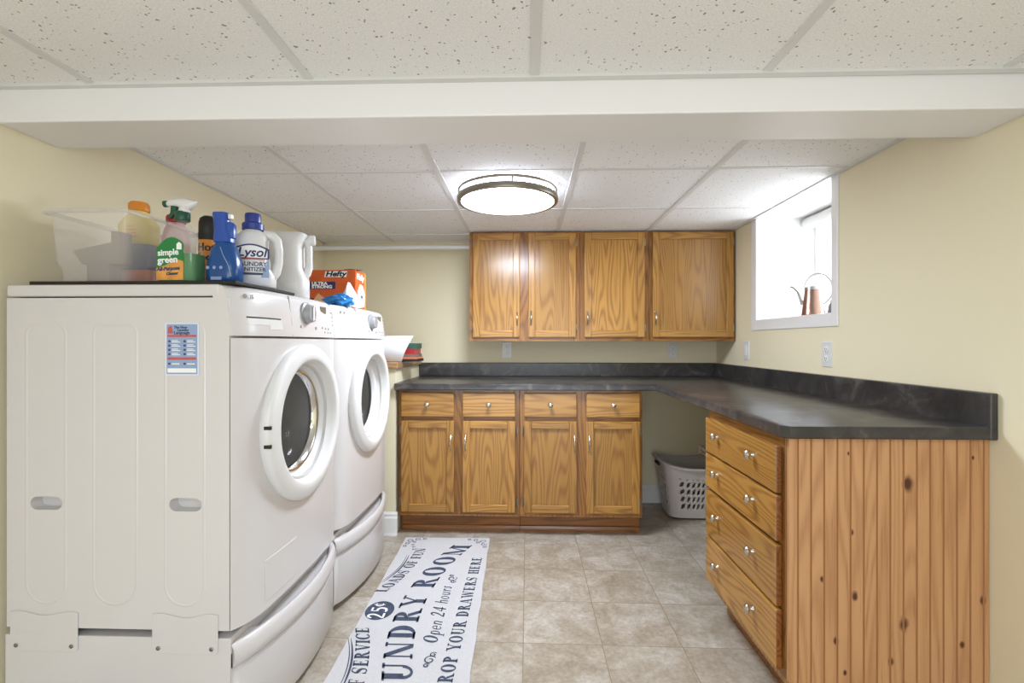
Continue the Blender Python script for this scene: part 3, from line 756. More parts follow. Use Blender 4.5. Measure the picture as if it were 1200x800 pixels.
t = thing('cleaner_bottle', 'yellow labelled bottle with orange cap inside the clear tub', 'bottle', (-1.262, 1.515, ZM + .055))
obj('body', MB().loft(bottle_rings(-1.262, 1.515, ZM + .055, [(.060, .034, .02, 0), (.072, .038, .02, .010), (.072, .038, .02, .030), (.062, .034, .02, .062), (.050, .031, .02, .082), (.048, .030, .02, .086)])), 'slate_blue', t, smooth=40)
obj('label', MB().loft(bottle_rings(-1.262, 1.515, ZM + .055, [(.050, .031, .02, .085), (.053, .033, .02, .090), (.053, .033, .02, .150), (.040, .028, .02, .172), (.024, .023, .02, .190), (.024, .023, .02, .196)])), 'yellow_label', t, smooth=40)
mb = MB()
for k in range(4): mb.box(-1.285 + .004 * k, 1.4815, ZM + .160 + .011 * k, -1.240 - .003 * k, 1.4828, ZM + .166 + .011 * k)
obj('print', mb, 'orange_label', t)
obj('cap', MB().lathe([(.025, .194), (.029, .196), (.029, .216), (.024, .224), (.001, .226)], 24, (-1.262, 1.515, ZM + .055)), 'orange_cap', t, smooth=40)
t = thing('cleaner_bottle', 'pink bottle with red cap inside the clear tub, behind the green spray bottle', 'bottle', (-1.212, 1.612, ZM + .005))
obj('body', MB().loft(bottle_rings(-1.212, 1.612, ZM + .005, [(.036, .03, .02, 0), (.040, .033, .025, .01), (.040, .033, .025, .17), (.032, .028, .02, .21), (.022, .022, .02, .232)])), 'pink', t, smooth=40)
obj('cap', MB().lathe([(.024, .230), (.030, .232), (.030, .250), (.026, .256), (.001, .257)], 24, (-1.212, 1.612, ZM + .005)), 'red', t, smooth=40)

def smooth_rings(t, n=3): return t
# green spray bottle
bx, by = -1.022, 1.385
t = thing('spray_bottle', 'clear spray bottle of green cleaner with white trigger head on the washer', 'bottle', (bx, by, ZM))
T = [(.050, .030, .018, 0), (.055, .034, .02, .004), (.056, .034, .02, .060), (.055, .034, .02, .085), (.051, .032, .02, .110), (.042, .028, .02, .135), (.032, .022, .02, .158), (.022, .018, .017, .172), (.015, .015, .0149, .178), (.015, .015, .0149, .190)]
obj('body', MB().loft(bottle_rings(bx, by, ZM, T)), 'clear_bottle', t, smooth=50)
obj('liquid', MB().loft(bottle_rings(bx, by, ZM, [(.049, .029, .017, .002), (.0545, .0335, .02, .006), (.0555, .0335, .02, .060), (.0545, .0335, .02, .084)])), 'green_liquid', t, smooth=40)
lb = MB()
def lpoly(pts, mi, dy): lb.mat(mi).prism([(bx + x, by - dy, ZM + z) for x, z in pts], (0, .0006, 0))
arc = [(-.052 + .080 * k / 14, .068 + .062 * math.sin(PI * (.12 + .66 * k / 14)) ** .8) for k in range(15)]
lpoly([(-.052, .006), (.028, .006)] + list(reversed(arc)), 0, .0350)
lpoly([(-.052, .006), (.028, .006), (.028, .060), (.010, .066), (-.025, .048), (-.052, .040)], 1, .0354)
lpoly([(.008, .094), (.023, .094), (.023, .110), (.015, .116), (.008, .110)], 2, .0354)
for s, x, z, size, mi in (('simple', -.047, .076, .0245, 2), ('green', -.047, .054, .0265, 2), ('All-Purpose', -.050, .032, .0145, 3), ('Cleaner', -.022, .020, .011, 3)):
    lb.mat(mi).join(text_bm(s, size, bold=.0007, shear=.25 if mi == 3 else 0, sx=.98), frame_matrix((bx + x, by - .0358, ZM + z), (1, 0, .06), (-.06, 0, 1)))
obj('label', lb, ['green_label', 'orange_label', 'white_print', 'stk_ink'], t)
obj('collar', MB().lathe([(.0185, .184), (.020, .186), (.020, .208), (.017, .212)], 20, (bx, by, ZM)), 'green_dark', t, smooth=40)
hd = MB()
sec = [(-.046, .236, .007, .007), (-.040, .238, .009, .009), (-.015, .240, .011, .012), (.010, .236, .013, .017), (.028, .232, .013, .016), (.042, .236, .009, .008), (.050, .240, .004, .003)]
hd.loft([[(bx - .003 + x * .92, by + hy * math.cos(a), ZM + z + hz * math.sin(a)) for a in [2 * PI * k / 14 for k in range(14)]] for x, z, hy, hz in sec])
hd.lathe([(.015, .210), (.013, .226)], 16, (bx + .006, by, ZM))
obj('spray_head', hd, 'plastic_white', t, smooth=50)
obj('nozzle', MB().lathe([(.0085, .046), (.0095, .048), (.0095, .056), (.006, .0575)], 14, (bx + .001, by, ZM + .236), '-x'), 'green_dark', t, smooth=40)
obj('trigger', MB().prism([(bx - .032, by - .006, ZM + .230), (bx - .014, by - .006, ZM + .228), (bx - .022, by - .006, ZM + .205), (bx - .034, by - .006, ZM + .192), (bx - .041, by - .006, ZM + .192), (bx - .034, by - .006, ZM + .210)], (0, .012, 0)), 'green_dark', t, bevel=.002)

# black and orange aerosol can
bx, by = -1.046, 1.535
t = thing('aerosol_can', 'black and orange aerosol can half hidden behind the blue bottle', 'can', (bx, by, ZM))
obj('body', MB().lathe([(.026, 0), (.0285, .003), (.0285, .180), (.026, .186)], 28, (bx, by, ZM)), 'orange_print', t, smooth=40)
obj('band', MB().lathe([(.0288, .158), (.0288, .182)], 28, (bx, by, ZM), c0=False, c1=False), 'black_print', t, smooth=40)
obj('cap', MB().lathe([(.0275, .182), (.028, .186), (.0275, .215), (.024, .230), (.014, .238), (.001, .240)], 28, (bx, by, ZM)), 'black', t, smooth=60)
mb = MB()
for s, z in (('Hot', .122), ('Spot', .090)):
    tb = text_bm(s, .034, align='CENTER', bold=.001)
    for v in tb.verts:
        a = v.co.x / .029 + .30; v.co = Vector((bx + (.0289 + v.co.z) * math.sin(a), by - (.0289 + v.co.z) * math.cos(a), ZM + z + v.co.y))
    mb.join(tb)
obj('print', mb, 'black_print', t)

# blue bottle
bx, by = -.912, 1.415
t = thing('spray_bottle', 'deep blue spray bottle with blue head, between green bottle and white jug', 'bottle', (bx, by, ZM))
T = [(.041, .030, .02, 0), (.046, .034, .025, .006), (.047, .035, .025, .045), (.044, .033, .025, .070), (.036, .029, .022, .100), (.026, .023, .02, .122), (.022, .021, .019, .128)]
obj('body', MB().loft(bottle_rings(bx, by, ZM, T)), 'blue_bottle', t, smooth=60)
hd = MB()
hd.loft([rrect(bx + dx, by, hx, hy, .014, ZM + z) for dx, hx, hy, z in ((-.002, .026, .023, .126), (-.002, .026, .022, .140), (-.006, .022, .019, .160), (-.010, .021, .018, .190), (-.012, .023, .018, .210), (-.012, .022, .017, .216))])
hd.loft([rrect(bx + dx, by, hx, hy, .008, ZM + z) for dx, hx, hy, z in ((.022, .008, .012, .140), (.020, .010, .013, .150), (.018, .012, .013, .178), (.014, .010, .012, .186))])
obj('spray_head', hd, 'blue_head', t, smooth=50)
mb = MB()
mb.tube([(bx + .004, by - .0300, ZM + .108), (bx + .014, by - .0335, ZM + .085), (bx + .030, by - .0345, ZM + .055), (bx + .040, by - .0355, ZM + .020)], .0012, 6)
for k in range(3): mb.lathe([(.005, .034), (.005, .037)], 8, (bx - .030 + k * .020, by, ZM + .046), '-y')
mb.box(bx - .020, by - .0372, ZM + .010, bx + .012, by - .035, ZM + .019)
mb.join(text_bm('Powerwash', .009, align='CENTER'), frame_matrix((bx - .004, by - .0368, ZM + .062), (1, 0, 0), (0, 0, 1))) if False else None
obj('label_print', mb, 'stk_blue', t)
obj('nozzle', MB().box(bx + .012, by - .008, ZM + .196, bx + .022, by + .008, ZM + .212), 'plastic_white', t, bevel=.003)

# white jug with navy cap
jx, jy, jr = -.866, 1.525, .32
t = thing('detergent_jug', 'white jug with navy cap, printed label and side handle, on washer', 'jug', (jx, jy, ZM), jr)
K = dict(world=False)
jb = MB().loft([rrect(c_, 0, hx, hy, r, z) for c_, hx, hy, r, z in ((-.020, .056, .042, .025, 0), (-.018, .062, .046, .03, .006), (-.018, .062, .046, .03, .040), (-.026, .054, .046, .03, .070), (-.030, .050, .046, .03, .120),
    (-.028, .050, .044, .03, .150), (-.022, .046, .040, .03, .166), (-.022, .034, .032, .03, .180), (-.022, .026, .026, .0259, .185), (-.022, .024, .024, .0239, .194))])
hp = [(.010, 0, .176), (.036, 0, .172), (.050, 0, .158), (.055, 0, .125), (.054, 0, .085), (.046, 0, .055), (.026, 0, .035)]
jb.tube(hp, [.014, .0145, .0135, .0125, .013, .016, .020], 12)
obj('body', jb, 'plastic_white', t, smooth=60, **K)
obj('cap', MB().lathe([(.027, .186), (.032, .188), (.032, .206), (.028, .210), (.024, .212), (.024, .236), (.022, .240), (.001, .240)], 28, (-.022, 0, 0)), 'cap_blue', t, smooth=40, **K)
lb = MB(); FYY = -.0464
lb.mat(0).prism([(-.070, FYY, .088), (.034, FYY, .088), (.034, FYY, .120)] + [(.034 - .104 * k / 10, FYY, .120 + .016 * math.sin(PI * k / 10)) for k in range(1, 10)] + [(-.070, FYY, .120)], (0, .0006, 0))
lb.mat(1).prism([(-.066, FYY - .0004, .092), (.029, FYY - .0004, .092), (.029, FYY - .0004, .117)] + [(.029 - .095 * k / 10, FYY - .0004, .117 + .014 * math.sin(PI * k / 10)) for k in range(1, 10)] + [(-.066, FYY - .0004, .117)], (0, .0006, 0))
lb.mat(2).box(-.055, FYY - .0012, .086, .022, FYY, .090)
lb.mat(0).join(text_bm('Lysol', .040, align='CENTER', bold=.0008, shear=.22), frame_matrix((-.016, FYY - .0008, .096), (1, 0, 0), (0, 0, 1)))
for s, z, size in (('LAUNDRY', .066, .019), ('SANITIZER', .050, .017)):
    lb.mat(3).join(text_bm(s, size, align='CENTER', bold=.0003), frame_matrix((-.016, FYY - .0004, z), (1, 0, 0), (0, 0, 1)))
lb.mat(3).box(-.06, FYY - .0004, .038, .016, FYY + .001, .045)
lb.mat(4).box(-.06, FYY - .0004, .006, .036, FYY + .001, .030)
lb.mat(5).prism([(.034, FYY, .095), (.034, FYY, .030), (.010, FYY, .030)], (0, .0004, 0))
obj('label', lb, ['navy_card', 'white_print', 'stk_red', 'stk_ink', 'pale', 'stk_blue'], t, **K)

# second, plain white jug
jx, jy = -.880, 1.775
t = thing('detergent_jug', 'plain white flat topped jug with spout, behind the navy capped jug', 'jug', (jx, jy, ZT), .25)
jb = MB().loft([rrect(c_, 0, hx, hy, r, z) for c_, hx, hy, r, z in ((-.022, .064, .055, .025, 0), (-.020, .070, .060, .03, .006), (-.020, .070, .060, .03, .070), (-.024, .064, .060, .03, .095),
    (-.028, .062, .060, .03, .115), (-.029, .061, .060, .03, .190), (-.025, .065, .060, .03, .212), (-.018, .070, .058, .03, .236), (-.018, .064, .052, .03, .242))])
jb.tube([(.030, 0, .222), (.048, 0, .214), (.053, 0, .190), (.054, 0, .150), (.054, 0, .118), (.046, 0, .098), (.024, 0, .080)], [.018, .016, .013, .012, .0135, .017, .022], 12)
obj('body', jb, 'plastic_white', t, smooth=60, **K)
obj('spout_cap', MB().lathe([(.014, .02), (.016, .052), (.019, .054), (.019, .072), (.017, .075), (.001, .076)], 20, (0, 0, .222), 'x'), 'plastic_white', t, smooth=40, **K)

# bin-bag carton
hx0, hx1, hy0, hy1, hz0, hz1 = -1.065, -.835, 2.30, 2.44, ZT, 1.513
t = thing('bag_carton', 'orange and navy carton of trash bags standing on the dryer', 'box', (-.95, 2.37, ZT))
obj('carton', MB().box(hx0, hy0, hz0, hx1, hy1, hz1), 'orange', t, bevel=.002)
lb = MB(); yy = hy0 - .0004
lb.mat(0).prism([(-.990, yy, 1.478), (-.882, yy, 1.478), (-.876, yy, 1.506), (-.984, yy, 1.506)], (0, .001, 0))
lb.mat(1).box(-1.065, yy, 1.420, -.935, yy + .001, 1.456)
lb.mat(2).prism([(-1.058, yy, 1.345), (-1.02, yy, 1.40), (-.985, yy, 1.372), (-.985, yy, 1.335)], (0, .001, 0))
lb.mat(3).box(-1.058, yy - .0003, 1.345, -1.042, yy + .001, 1.375)
lb.mat(3).join(text_bm('Hefty', .036, bold=.0012, shear=.25, sx=1.25), frame_matrix((-.984, yy - .0008, 1.482), (1, 0, 0), (0, 0, 1)))
lb.mat(0).join(text_bm('ULTRA', .021, bold=.0009, sx=1.2), frame_matrix((-1.052, yy - .0008, 1.440), (1, 0, 0), (0, 0, 1)))
lb.join(text_bm('STRONG', .021, bold=.0009, sx=1.2), frame_matrix((-1.052, yy - .0008, 1.424), (1, 0, 0), (0, 0, 1)))
xx = hx1 + .0004
lb.mat(0).join(text_bm('Hefty', .042, bold=.0012, shear=.25, sx=1.1), frame_matrix((xx + .0004, 2.31, 1.470), (0, 1, 0), (0, 0, 1)))
lb.mat(0).prism([(xx, 2.33, 1.345), (xx, 2.42, 1.345), (xx, 2.43, 1.40), (xx, 2.40, 1.445), (xx, 2.36, 1.45), (xx, 2.325, 1.41)], (.0005, 0, 0))
lb.mat(1).prism([(xx + .0004, 2.36, 1.395), (xx + .0004, 2.40, 1.395), (xx + .0004, 2.385, 1.370)], (.0005, 0, 0))
lb.mat(4).box(xx - .0004, 2.425, hz0 + .004, xx + .0004, hy1, hz1)
obj('print', lb, ['white_print', 'navy_card', 'skin_paper', 'black_print', 'yellow_orange'], t)
fl = MB().prism([(hx1 - .06, hy0 + .002, hz1), (hx1 + .006, hy0 + .008, hz1 - .004), (hx1 + .008, hy0 + .07, hz1 + .006), (hx1 - .05, hy0 + .06, hz1 + .012)], (0, 0, .002))
obj('torn_flap', fl, 'black_print', t)
# crumpled blue film and white dryer sheet
def crumple(name, mat, cx_, cy_, cz, rx, ry, rz, amp, seed):
    rnd = random.Random(seed); bm = bmesh.new(); bmesh.ops.create_icosphere(bm, subdivisions=4, radius=1)
    ph = [(rnd.uniform(-6, 6), rnd.uniform(-6, 6), rnd.uniform(-6, 6), rnd.uniform(0, 6)) for _ in range(9)]
    for v in bm.verts:
        d = sum(abs(math.sin(a * v.co.x + b * v.co.y + c * v.co.z + e)) for a, b, c, e in ph) / 9 - .64
        co = v.co * (1 + amp * d * 3)
        v.co = (cx_ + rx * co.x, cy_ + ry * co.y, cz + rz * max(co.z, -.55) + rz * .55)
    mb = MB(); mb.bm.free(); mb.bm = bm; return obj(name, mb, mat, smooth=35)
tag(crumple('plastic_bag', 'blue_film', -.855, 2.14, ZT, .062, .040, .034, .4, 3), 'crumpled blue plastic film in front of the orange carton', 'bag')
mb = MB(); n = 12
rows = []
for j in range(n + 1):
    v = j / n; row = []
    for i in range(n + 1):
        u = i / n
        xa = -.905 + .055 * v; xb = -.765 - .078 * v                    # a sheet folded into a standing peak
        row.append(Vector((xa + (xb - xa) * u, 2.215 - .02 * math.sin(PI * u) + .035 * v + .006 * math.sin(7 * u + 4 * v), ZT + .001 + .118 * v - .012 * (1 - v) * math.sin(3 * PI * u) ** 2 * .5)))
    rows.append(row)
mb.loft([[p for p in r] + [p + Vector((0, .0015, 0)) for p in reversed(r)] for r in rows])
tag(obj('dryer_sheet', mb, 'paper', smooth=50), 'white folded sheet standing in a peak before the orange carton', 'sheet')

# ------------------------------------------------------------------ on the oak-capped ledge: books and papers
z = 1.0405
books = [('black_print', .016, -.90, -.678, 2.94, 'bottom black book in the small pile on the ledge'), ('clay', .012, -.89, -.684, 2.945, 'thin tan book second from bottom of the ledge pile'),
         ('taupe', .018, -.89, -.692, 2.95, 'brown book in the middle of the ledge pile'), ('red', .034, -.885, -.700, 2.95, 'red book near the top of the ledge pile'),
         ('dark_green', .034, -.885, -.694, 2.955, 'green book on top of the ledge pile')]
for mname, th, x0, x1, y0, lab in books:
    t = thing('book', lab, 'book', ((x0 + x1) / 2, y0 + .09, z), 0, 'books on the oak ledge')
    mb = MB().box(x0, y0, z, x1, y0 + .165, z + .002).box(x0, y0, z + th - .0025, x1, y0 + .165, z + th - .0005).box(x1 - .003, y0, z + .002, x1, y0 + .165, z + th - .0025).box(x0, y0, z + .002, x1 - .003, y0 + .002, z + th - .0025)
    obj('cover', mb, mname, t)
    obj('pages', MB().box(x0 + .003, y0 + .003, z + .002, x1 - .003, y0 + .162, z + th - .0025), 'paper', t)
    z += th
mb = MB(); rows = []
for j in range(15):
    v = j / 14
    rows.append([Vector((x, 2.925 - .035 * math.sin(PI * v) * (1 - .4 * v) - .012 * v, 1.042 + .158 * v)) for x in (-1.02 + .02 * v, -.96, -.90, -.84, -.775 + .075 * v)])
mb.loft([r + [p + Vector((0, .002, 0)) for p in reversed(r)] for r in rows])
tag(obj('paper_sheet', mb, 'paper', smooth=50), 'curled white paper leaning on the books on the ledge', 'paper')

# ------------------------------------------------------------------ closet rod
t = thing('closet_rod', 'white horizontal rod between left wall and the oak wall cupboards', 'rod', (-.95, 3.33, 1.825))
obj('rod', MB().lathe([(.016, XL + .004), (.016, -.392)], 20, (0, 3.33, 1.825), 'x'), 'white_trim', t, smooth=40)
for x, s in ((XL, 1), (-.386, -1)):
    obj('socket', MB().lathe([(.026, 0), (.026, .005), (.020, .007), (.020, .016)], 20, (x, 3.33, 1.825), 'x' if s > 0 else '-x'), 'white_trim', t, smooth=40)

# ------------------------------------------------------------------ outlets and switch
def outlet(label, p, facing, switch=False):
    t = thing('wall_switch' if switch else 'wall_outlet', label, 'switch' if switch else 'outlet', p, 0 if facing == '-y' else -PI / 2, None if switch else 'wall outlets')
    obj('cover_plate', MB().loft([rrect(0, 0, .036, .058, .004, 0), rrect(0, 0, .036, .058, .004, .003), rrect(0, 0, .034, .056, .004, .0055)]), 'plastic_white', t, smooth=30, **K)
    t.children[0].data.transform(Matrix.Rotation(PI / 2, 4, 'X'))
    if switch:
        obj('rocker', MB().box(-.016, -.009, -.032, .016, -.004, .032), 'white_trim', t, bevel=.002, **K)
    else:
        for z in (-.021, .021):
            r = obj('receptacle', MB().lathe([(.0165, .004), (.0165, .0075), (.015, .008), (.001, .008)], 20, (0, 0, z), '-y'), 'white_trim', t, smooth=40, **K)
            obj('slot', MB().box(-.0075, -.0085, z - .002, -.0055, -.006, z + .007).box(.0055, -.0085, z - .002, .0075, -.006, z + .006).lathe([(.0028, .006), (.0028, .0085)], 10, (0, 0, z - .008), '-y'), 'black', r, **K)
    return t
outlet('white outlet on back wall below the left two-door wall cupboard', (-.149, YB, 1.104), '-y')
outlet('white outlet on back wall below the right end wall cupboard', (1.052, YB, 1.098), '-y')
outlet('white wall plate on right wall under the far side of the window', (XR, 3.02, 1.110), '-x', True)
outlet('white outlet on right wall under the near side of the window', (XR, 2.22, 1.106), '-x')

# ------------------------------------------------------------------ ceiling light
lx, ly = -.095, 2.30
t = thing('ceiling_light', 'round lit ceiling light with double nickel rings over the room', 'light', (lx, ly, ZR))
obj('glass_shade', MB().lathe([(.222, 0), (.222, -.052), (.216, -.062), (.19, -.070), (.12, -.076), (.001, -.078)], 64, (lx, ly, ZR)), 'lamp', t, smooth=40)
disc = bpy.data.lights.new('lamp_light', 'AREA'); disc.shape = 'DISK'; disc.size = .38; disc.energy = LAMP_WATTS; disc.color = (0.81, 0.895, 1.0)
disc_o = bpy.data.objects.new('lamp_light', disc); C.objects.link(disc_o); disc_o.parent = t; disc_o.location = (0, 0, -.080)
def ringband(r0, r1, z0, z1): return MB().lathe([(r0, z0), (r1 - .002, z0), (r1, z0 + .003), (r1, z1 - .003), (r1 - .002, z1), (r0, z1), (r0, z0)], 72, (lx, ly, ZR), c0=False, c1=False)
obj('ring', ringband(.226, .238, -.023, -.009), 'nickel_dark', t, smooth=40)
obj('ring', ringband(.224, .242, -.068, -.042), 'nickel_dark', t, smooth=40)
for k in range(4):
    a = PI / 2 + .13 + k * PI / 2
    obj('post', MB().lathe([(.004, -.045), (.004, -.012)], 8, (lx + .231 * math.cos(a), ly + .231 * math.sin(a), ZR)), 'nickel_dark', t, smooth=40)

# ------------------------------------------------------------------ laundry basket
bx, by = 1.125, 3.29
t = thing('laundry_basket', 'pale grey plastic laundry basket with leaf-shaped holes in the knee space', 'basket', (bx, by, 0))
NU, NV = 400, 64
def bask(u, v, inset=0.0):
    a = 2 * PI * u
    k = v ** 1.05
    hx = .188 + .050 * k - inset; hy = .135 + .040 * k - inset; p = 4.6
    c, s = math.cos(a), math.sin(a)
    r = (abs(c / hx) ** p + abs(s / hy) ** p) ** (-1 / p)
    x, y = r * c, r * s
    top = .335 + .040 * abs(x / .238) ** 2.5                      # rim rises to the two ends
    return Vector((bx + x, by + y, .012 + (top - .012) * v))
bm = bmesh.new(); grid = []
for j in range(NV + 1):
    grid.append([bm.verts.new(bask(i / NU, j / NV)) for i in range(NU)])
P_U, P_V = .0300, .148
def hole(u, v):
    if v < .17 or v > .80: return False
    a = (u * 4) % 1.0                                              # leave plain corners
    if abs(((u * 4 + .5) % 1.0) - .5) > 1: return False
    ang = 2 * PI * u; c, s = abs(math.cos(ang)) * .175, abs(math.sin(ang)) * .238
    if .40 < (math.atan2(abs(math.sin(ang)) * .21, abs(math.cos(ang)) * .16)) / (PI / 2) < .62: return False
    r = int((v - .17) / P_V); cu = ((u / P_U + .5 * 0) % 1) - .5; cv = ((v - .17) / P_V % 1) - .5
    p, q = cu * .62 + cv * .78, -cu * .78 + cv * .62
    return abs(q) < .25 * (1 - (p / .46) ** 2) if abs(p) < .46 else False
for j in range(NV):
    for i in range(NU):
        if hole((i + .5) / NU, (j + .5) / NV): continue
        i2 = (i + 1) % NU
        bm.faces.new([grid[j][i], grid[j][i2], grid[j + 1][i2], grid[j + 1][i]])
bm.faces.new(list(reversed(grid[0])))
mb = MB(); mb.bm.free(); mb.bm = bm
wl = obj('wall', mb, 'basket', t, smooth=50)
sd = wl.modifiers.new('thickness', 'SOLIDIFY'); sd.thickness = .003; sd.offset = -1
rings = []
for i in range(96):
    p = bask(i / 96, 1.0); nrm = (Vector((p.x - bx, p.y - by, 0))).normalized(); up = Vector((0, 0, 1))
    rings.append([p + nrm * (.001 + .014 * math.cos(q) * 1.1) + up * (.010 * math.sin(q)) for q in [2 * PI * k / 10 for k in range(10)]])
obj('rim', MB().loft(rings + [rings[0]], c0=False, c1=False), 'basket', t, smooth=60, doubles=True)
obj('grip', MB().box(bx - .247, by - .045, .332, bx - .226, by + .045, .350), 'dark_gap', t, bevel=.006)

# ------------------------------------------------------------------ rug with printed lettering
TS, HS, SE = .25, .085, .085
def g_rect(x0, y0, x1, y1): return [(x0, y0), (x1, y0), (x1, y1), (x0, y1)]
def g_stem(x, t=TS, y0=0.0, y1=1.0, bot=True, top=True):
    o = [g_rect(x, y0, x + t, y1)]
    if bot: o.append(g_rect(x - SE, y0, x + t + SE, y0 + HS))
    if top: o.append(g_rect(x - SE, y1 - HS, x + t + SE, y1))
    return o
def g_diag(x0, y0, x1, y1, t): return [[(x0, y0), (x0 + t, y0), (x1 + t, y1), (x1, y1)]]
def g_ring(cx, cy, rx, ry, tx, ty, a0=0, a1=360, n=22):
    o = []
    for k in range(n):
        a, b = math.radians(a0 + (a1 - a0) * k / n), math.radians(a0 + (a1 - a0) * (k + 1) / n)
        o.append([(cx + rx * math.cos(a), cy + ry * math.sin(a)), (cx + rx * math.cos(b), cy + ry * math.sin(b)),
                  (cx + (rx - tx) * math.cos(b), cy + (ry - ty) * math.sin(b)), (cx + (rx - tx) * math.cos(a), cy + (ry - ty) * math.sin(a))])
    return o
def g_stroke(pts, w):
    o = []; P_ = [Vector((*p, 0)) for p in pts]; L = []
    for i, p in enumerate(P_):
        d = (P_[min(i + 1, len(P_) - 1)] - P_[max(i - 1, 0)]).normalized(); nn = Vector((-d.y, d.x, 0)); ww = w[i] if isinstance(w, (list, tuple)) else w
        L.append((p + nn * ww / 2, p - nn * ww / 2))
    for (a, b), (c, d) in zip(L, L[1:]): o.append([a[:2], c[:2], d[:2], b[:2]])
    return o
def bez(p, n=12):
    o = []
    for k in range(n + 1):
        t = k / n; q = [Vector((*a, 0)) for a in p]
        while len(q) > 1: q = [q[i].lerp(q[i + 1], t) for i in range(len(q) - 1)]
        o.append((q[0].x, q[0].y))
    return o
def glyph(c):
    if c == ' ': return [], .42
    if c == 'I': return g_stem(.12), .44
    if c == 'L': return g_stem(.12) + [g_rect(.12, 0, .68, HS), g_rect(.62, 0, .68, .26)], .78
    if c == 'E': return g_stem(.12) + [g_rect(.12, 0, .70, HS), g_rect(.64, 0, .70, .26), g_rect(.12, 1 - HS, .66, 1), g_rect(.60, .76, .66, 1), g_rect(.3, .47, .54, .53), g_rect(.50, .38, .55, .62)], .80
    if c == 'F': return g_stem(.12) + [g_rect(.12, 1 - HS, .66, 1), g_rect(.60, .76, .66, 1), g_rect(.3, .47, .54, .53), g_rect(.50, .38, .55, .62)], .74
    if c == 'H': return g_stem(.12) + g_stem(.60) + [g_rect(.3, .47, .62, .54)], .94
    if c == 'D': return g_stem(.12) + g_ring(.32, .5, .52, .5, TS, HS, -90, 90), .92
    if c == 'P': return g_stem(.12) + g_ring(.32, .735, .38, .265, TS * .95, HS, -90, 90), .76
    if c == 'R': return g_stem(.12) + g_ring(.32, .745, .38, .255, TS * .95, HS, -90, 90) + g_diag(.66, 0, .36, .5, .22) + [g_rect(.62, 0, .98, HS)], .92
    if c == 'O': return g_ring(.48, .5, .44, .52, TS, HS), .96
    if c == 'C': return g_ring(.48, .5, .44, .52, TS, HS, 45, 318) + [g_rect(.74, .66, .80, .98)], .88
    if c == 'U': return g_stem(.12, y0=.3, bot=False) + g_stem(.70, t=.08, y0=.3, bot=False) + g_ring(.45, .32, .33, .34, .14, .09, 180, 360), .92
    if c == 'N': return g_stem(.14, t=.07) + g_stem(.78, t=.07, bot=False) + g_diag(.64, 0, .08, 1, .22), .98
    if c == 'M': return g_stem(.12, t=.07) + g_stem(.88, t=TS) + g_diag(.46, 0, .10, 1, .20) + g_diag(.50, 0, .88, 1, .08), 1.22
    if c == 'A': return g_diag(.10, 0, .40, 1, .08) + g_diag(.64, 0, .34, 1, .20) + [g_rect(.22, .3, .66, .36), g_rect(0, 0, .28, HS), g_rect(.54, 0, .96, HS)], .94
    if c == 'V': return g_diag(.40, 0, .08, 1, .20) + g_diag(.44, 0, .72, 1, .08) + [g_rect(-.02, 1 - HS, .38, 1), g_rect(.60, 1 - HS, .92, 1)], .90
    if c == 'W': return g_diag(.30, 0, .06, 1, .18) + g_diag(.36, 0, .58, 1, .07) + g_diag(.76, 0, .52, 1, .18) + g_diag(.82, 0, 1.06, 1, .07) + [g_rect(-.03, 1 - HS, .32, 1), g_rect(.94, 1 - HS, 1.24, 1)], 1.22
    if c == 'Y': return g_stem(.36, y1=.46, top=False) + g_diag(.36, .42, .04, 1, .20) + g_diag(.46, .42, .74, 1, .08) + [g_rect(-.04, 1 - HS, .34, 1), g_rect(.62, 1 - HS, .92, 1)], .88
    if c == 'S':
        p = bez([(.62, .80), (.58, 1.12), (.02, 1.06), (.06, .58), (.20, .56)], 10)[:-1] + bez([(.14, .60), (.40, .52), (.76, .44), (.70, -.12), (.16, -.10), (.08, .22)], 14)
        n = len(p); w = [.05 + .17 * math.exp(-((k / (n - 1) - .5) / .2) ** 2) + .02 for k in range(n)]
        return g_stroke(p, w) + [g_rect(.60, .72, .66, .98), g_rect(.05, .02, .11, .28)], .76
    if c == '2': return g_stroke(bez([(.08, .72), (.12, 1.15), (.70, 1.1), (.60, .55), (.06, .08)], 14), [.07] + [.10 + .06 * math.sin(PI * k / 14) for k in range(1, 14)] + [.07]) + [g_rect(.06, 0, .62, .13)], .72
    if c == '4': return [g_rect(.38, 0, .54, 1), g_rect(.03, .25, .66, .34)] + g_diag(.03, .30, .40, 1, .08), .72
    if c == '5': return [g_rect(.14, .87, .58, 1), g_rect(.12, .50, .21, 1)] + g_stroke(bez([(.14, .52), (.40, .75), (.72, .50), (.60, -.1), (.06, .06)], 12), [.06] + [.16] * 11 + [.08]), .70
    if c == '¢': return g_ring(.26, .62, .22, .26, .10, .05, 45, 315) + [g_rect(.23, .28, .29, .98)], .55
    x = .62                                                          # small letters
    if c == 'p': return [g_rect(.12, -.34, .24, .62), g_rect(.02, -.34, .36, -.29)] + g_ring(.34, .30, .24, .33, .12, .06), .64
    if c == 'e': return g_ring(.30, .30, .26, .33, .11, .06, 0, 320) + [g_rect(.1, .28, .54, .34)], .60
    if c == 'n': return [g_rect(.08, 0, .20, x), g_rect(.42, 0, .54, .42)] + g_ring(.34, .38, .20, .25, .12, .07, 0, 150), .64
    if c == 'h': return [g_rect(.08, 0, .20, 1), g_rect(.42, 0, .54, .42)] + g_ring(.34, .38, .20, .25, .12, .07, 0, 150), .64
    if c == 'o': return g_ring(.30, .30, .27, .33, .12, .06), .62
    if c == 'u': return [g_rect(.08, .22, .20, x), g_rect(.42, 0, .54, x)] + g_ring(.28, .24, .20, .26, .12, .07, 180, 330), .64
    if c == 'r': return [g_rect(.08, 0, .20, x)] + g_ring(.32, .34, .16, .27, .08, .08, 40, 160), .46
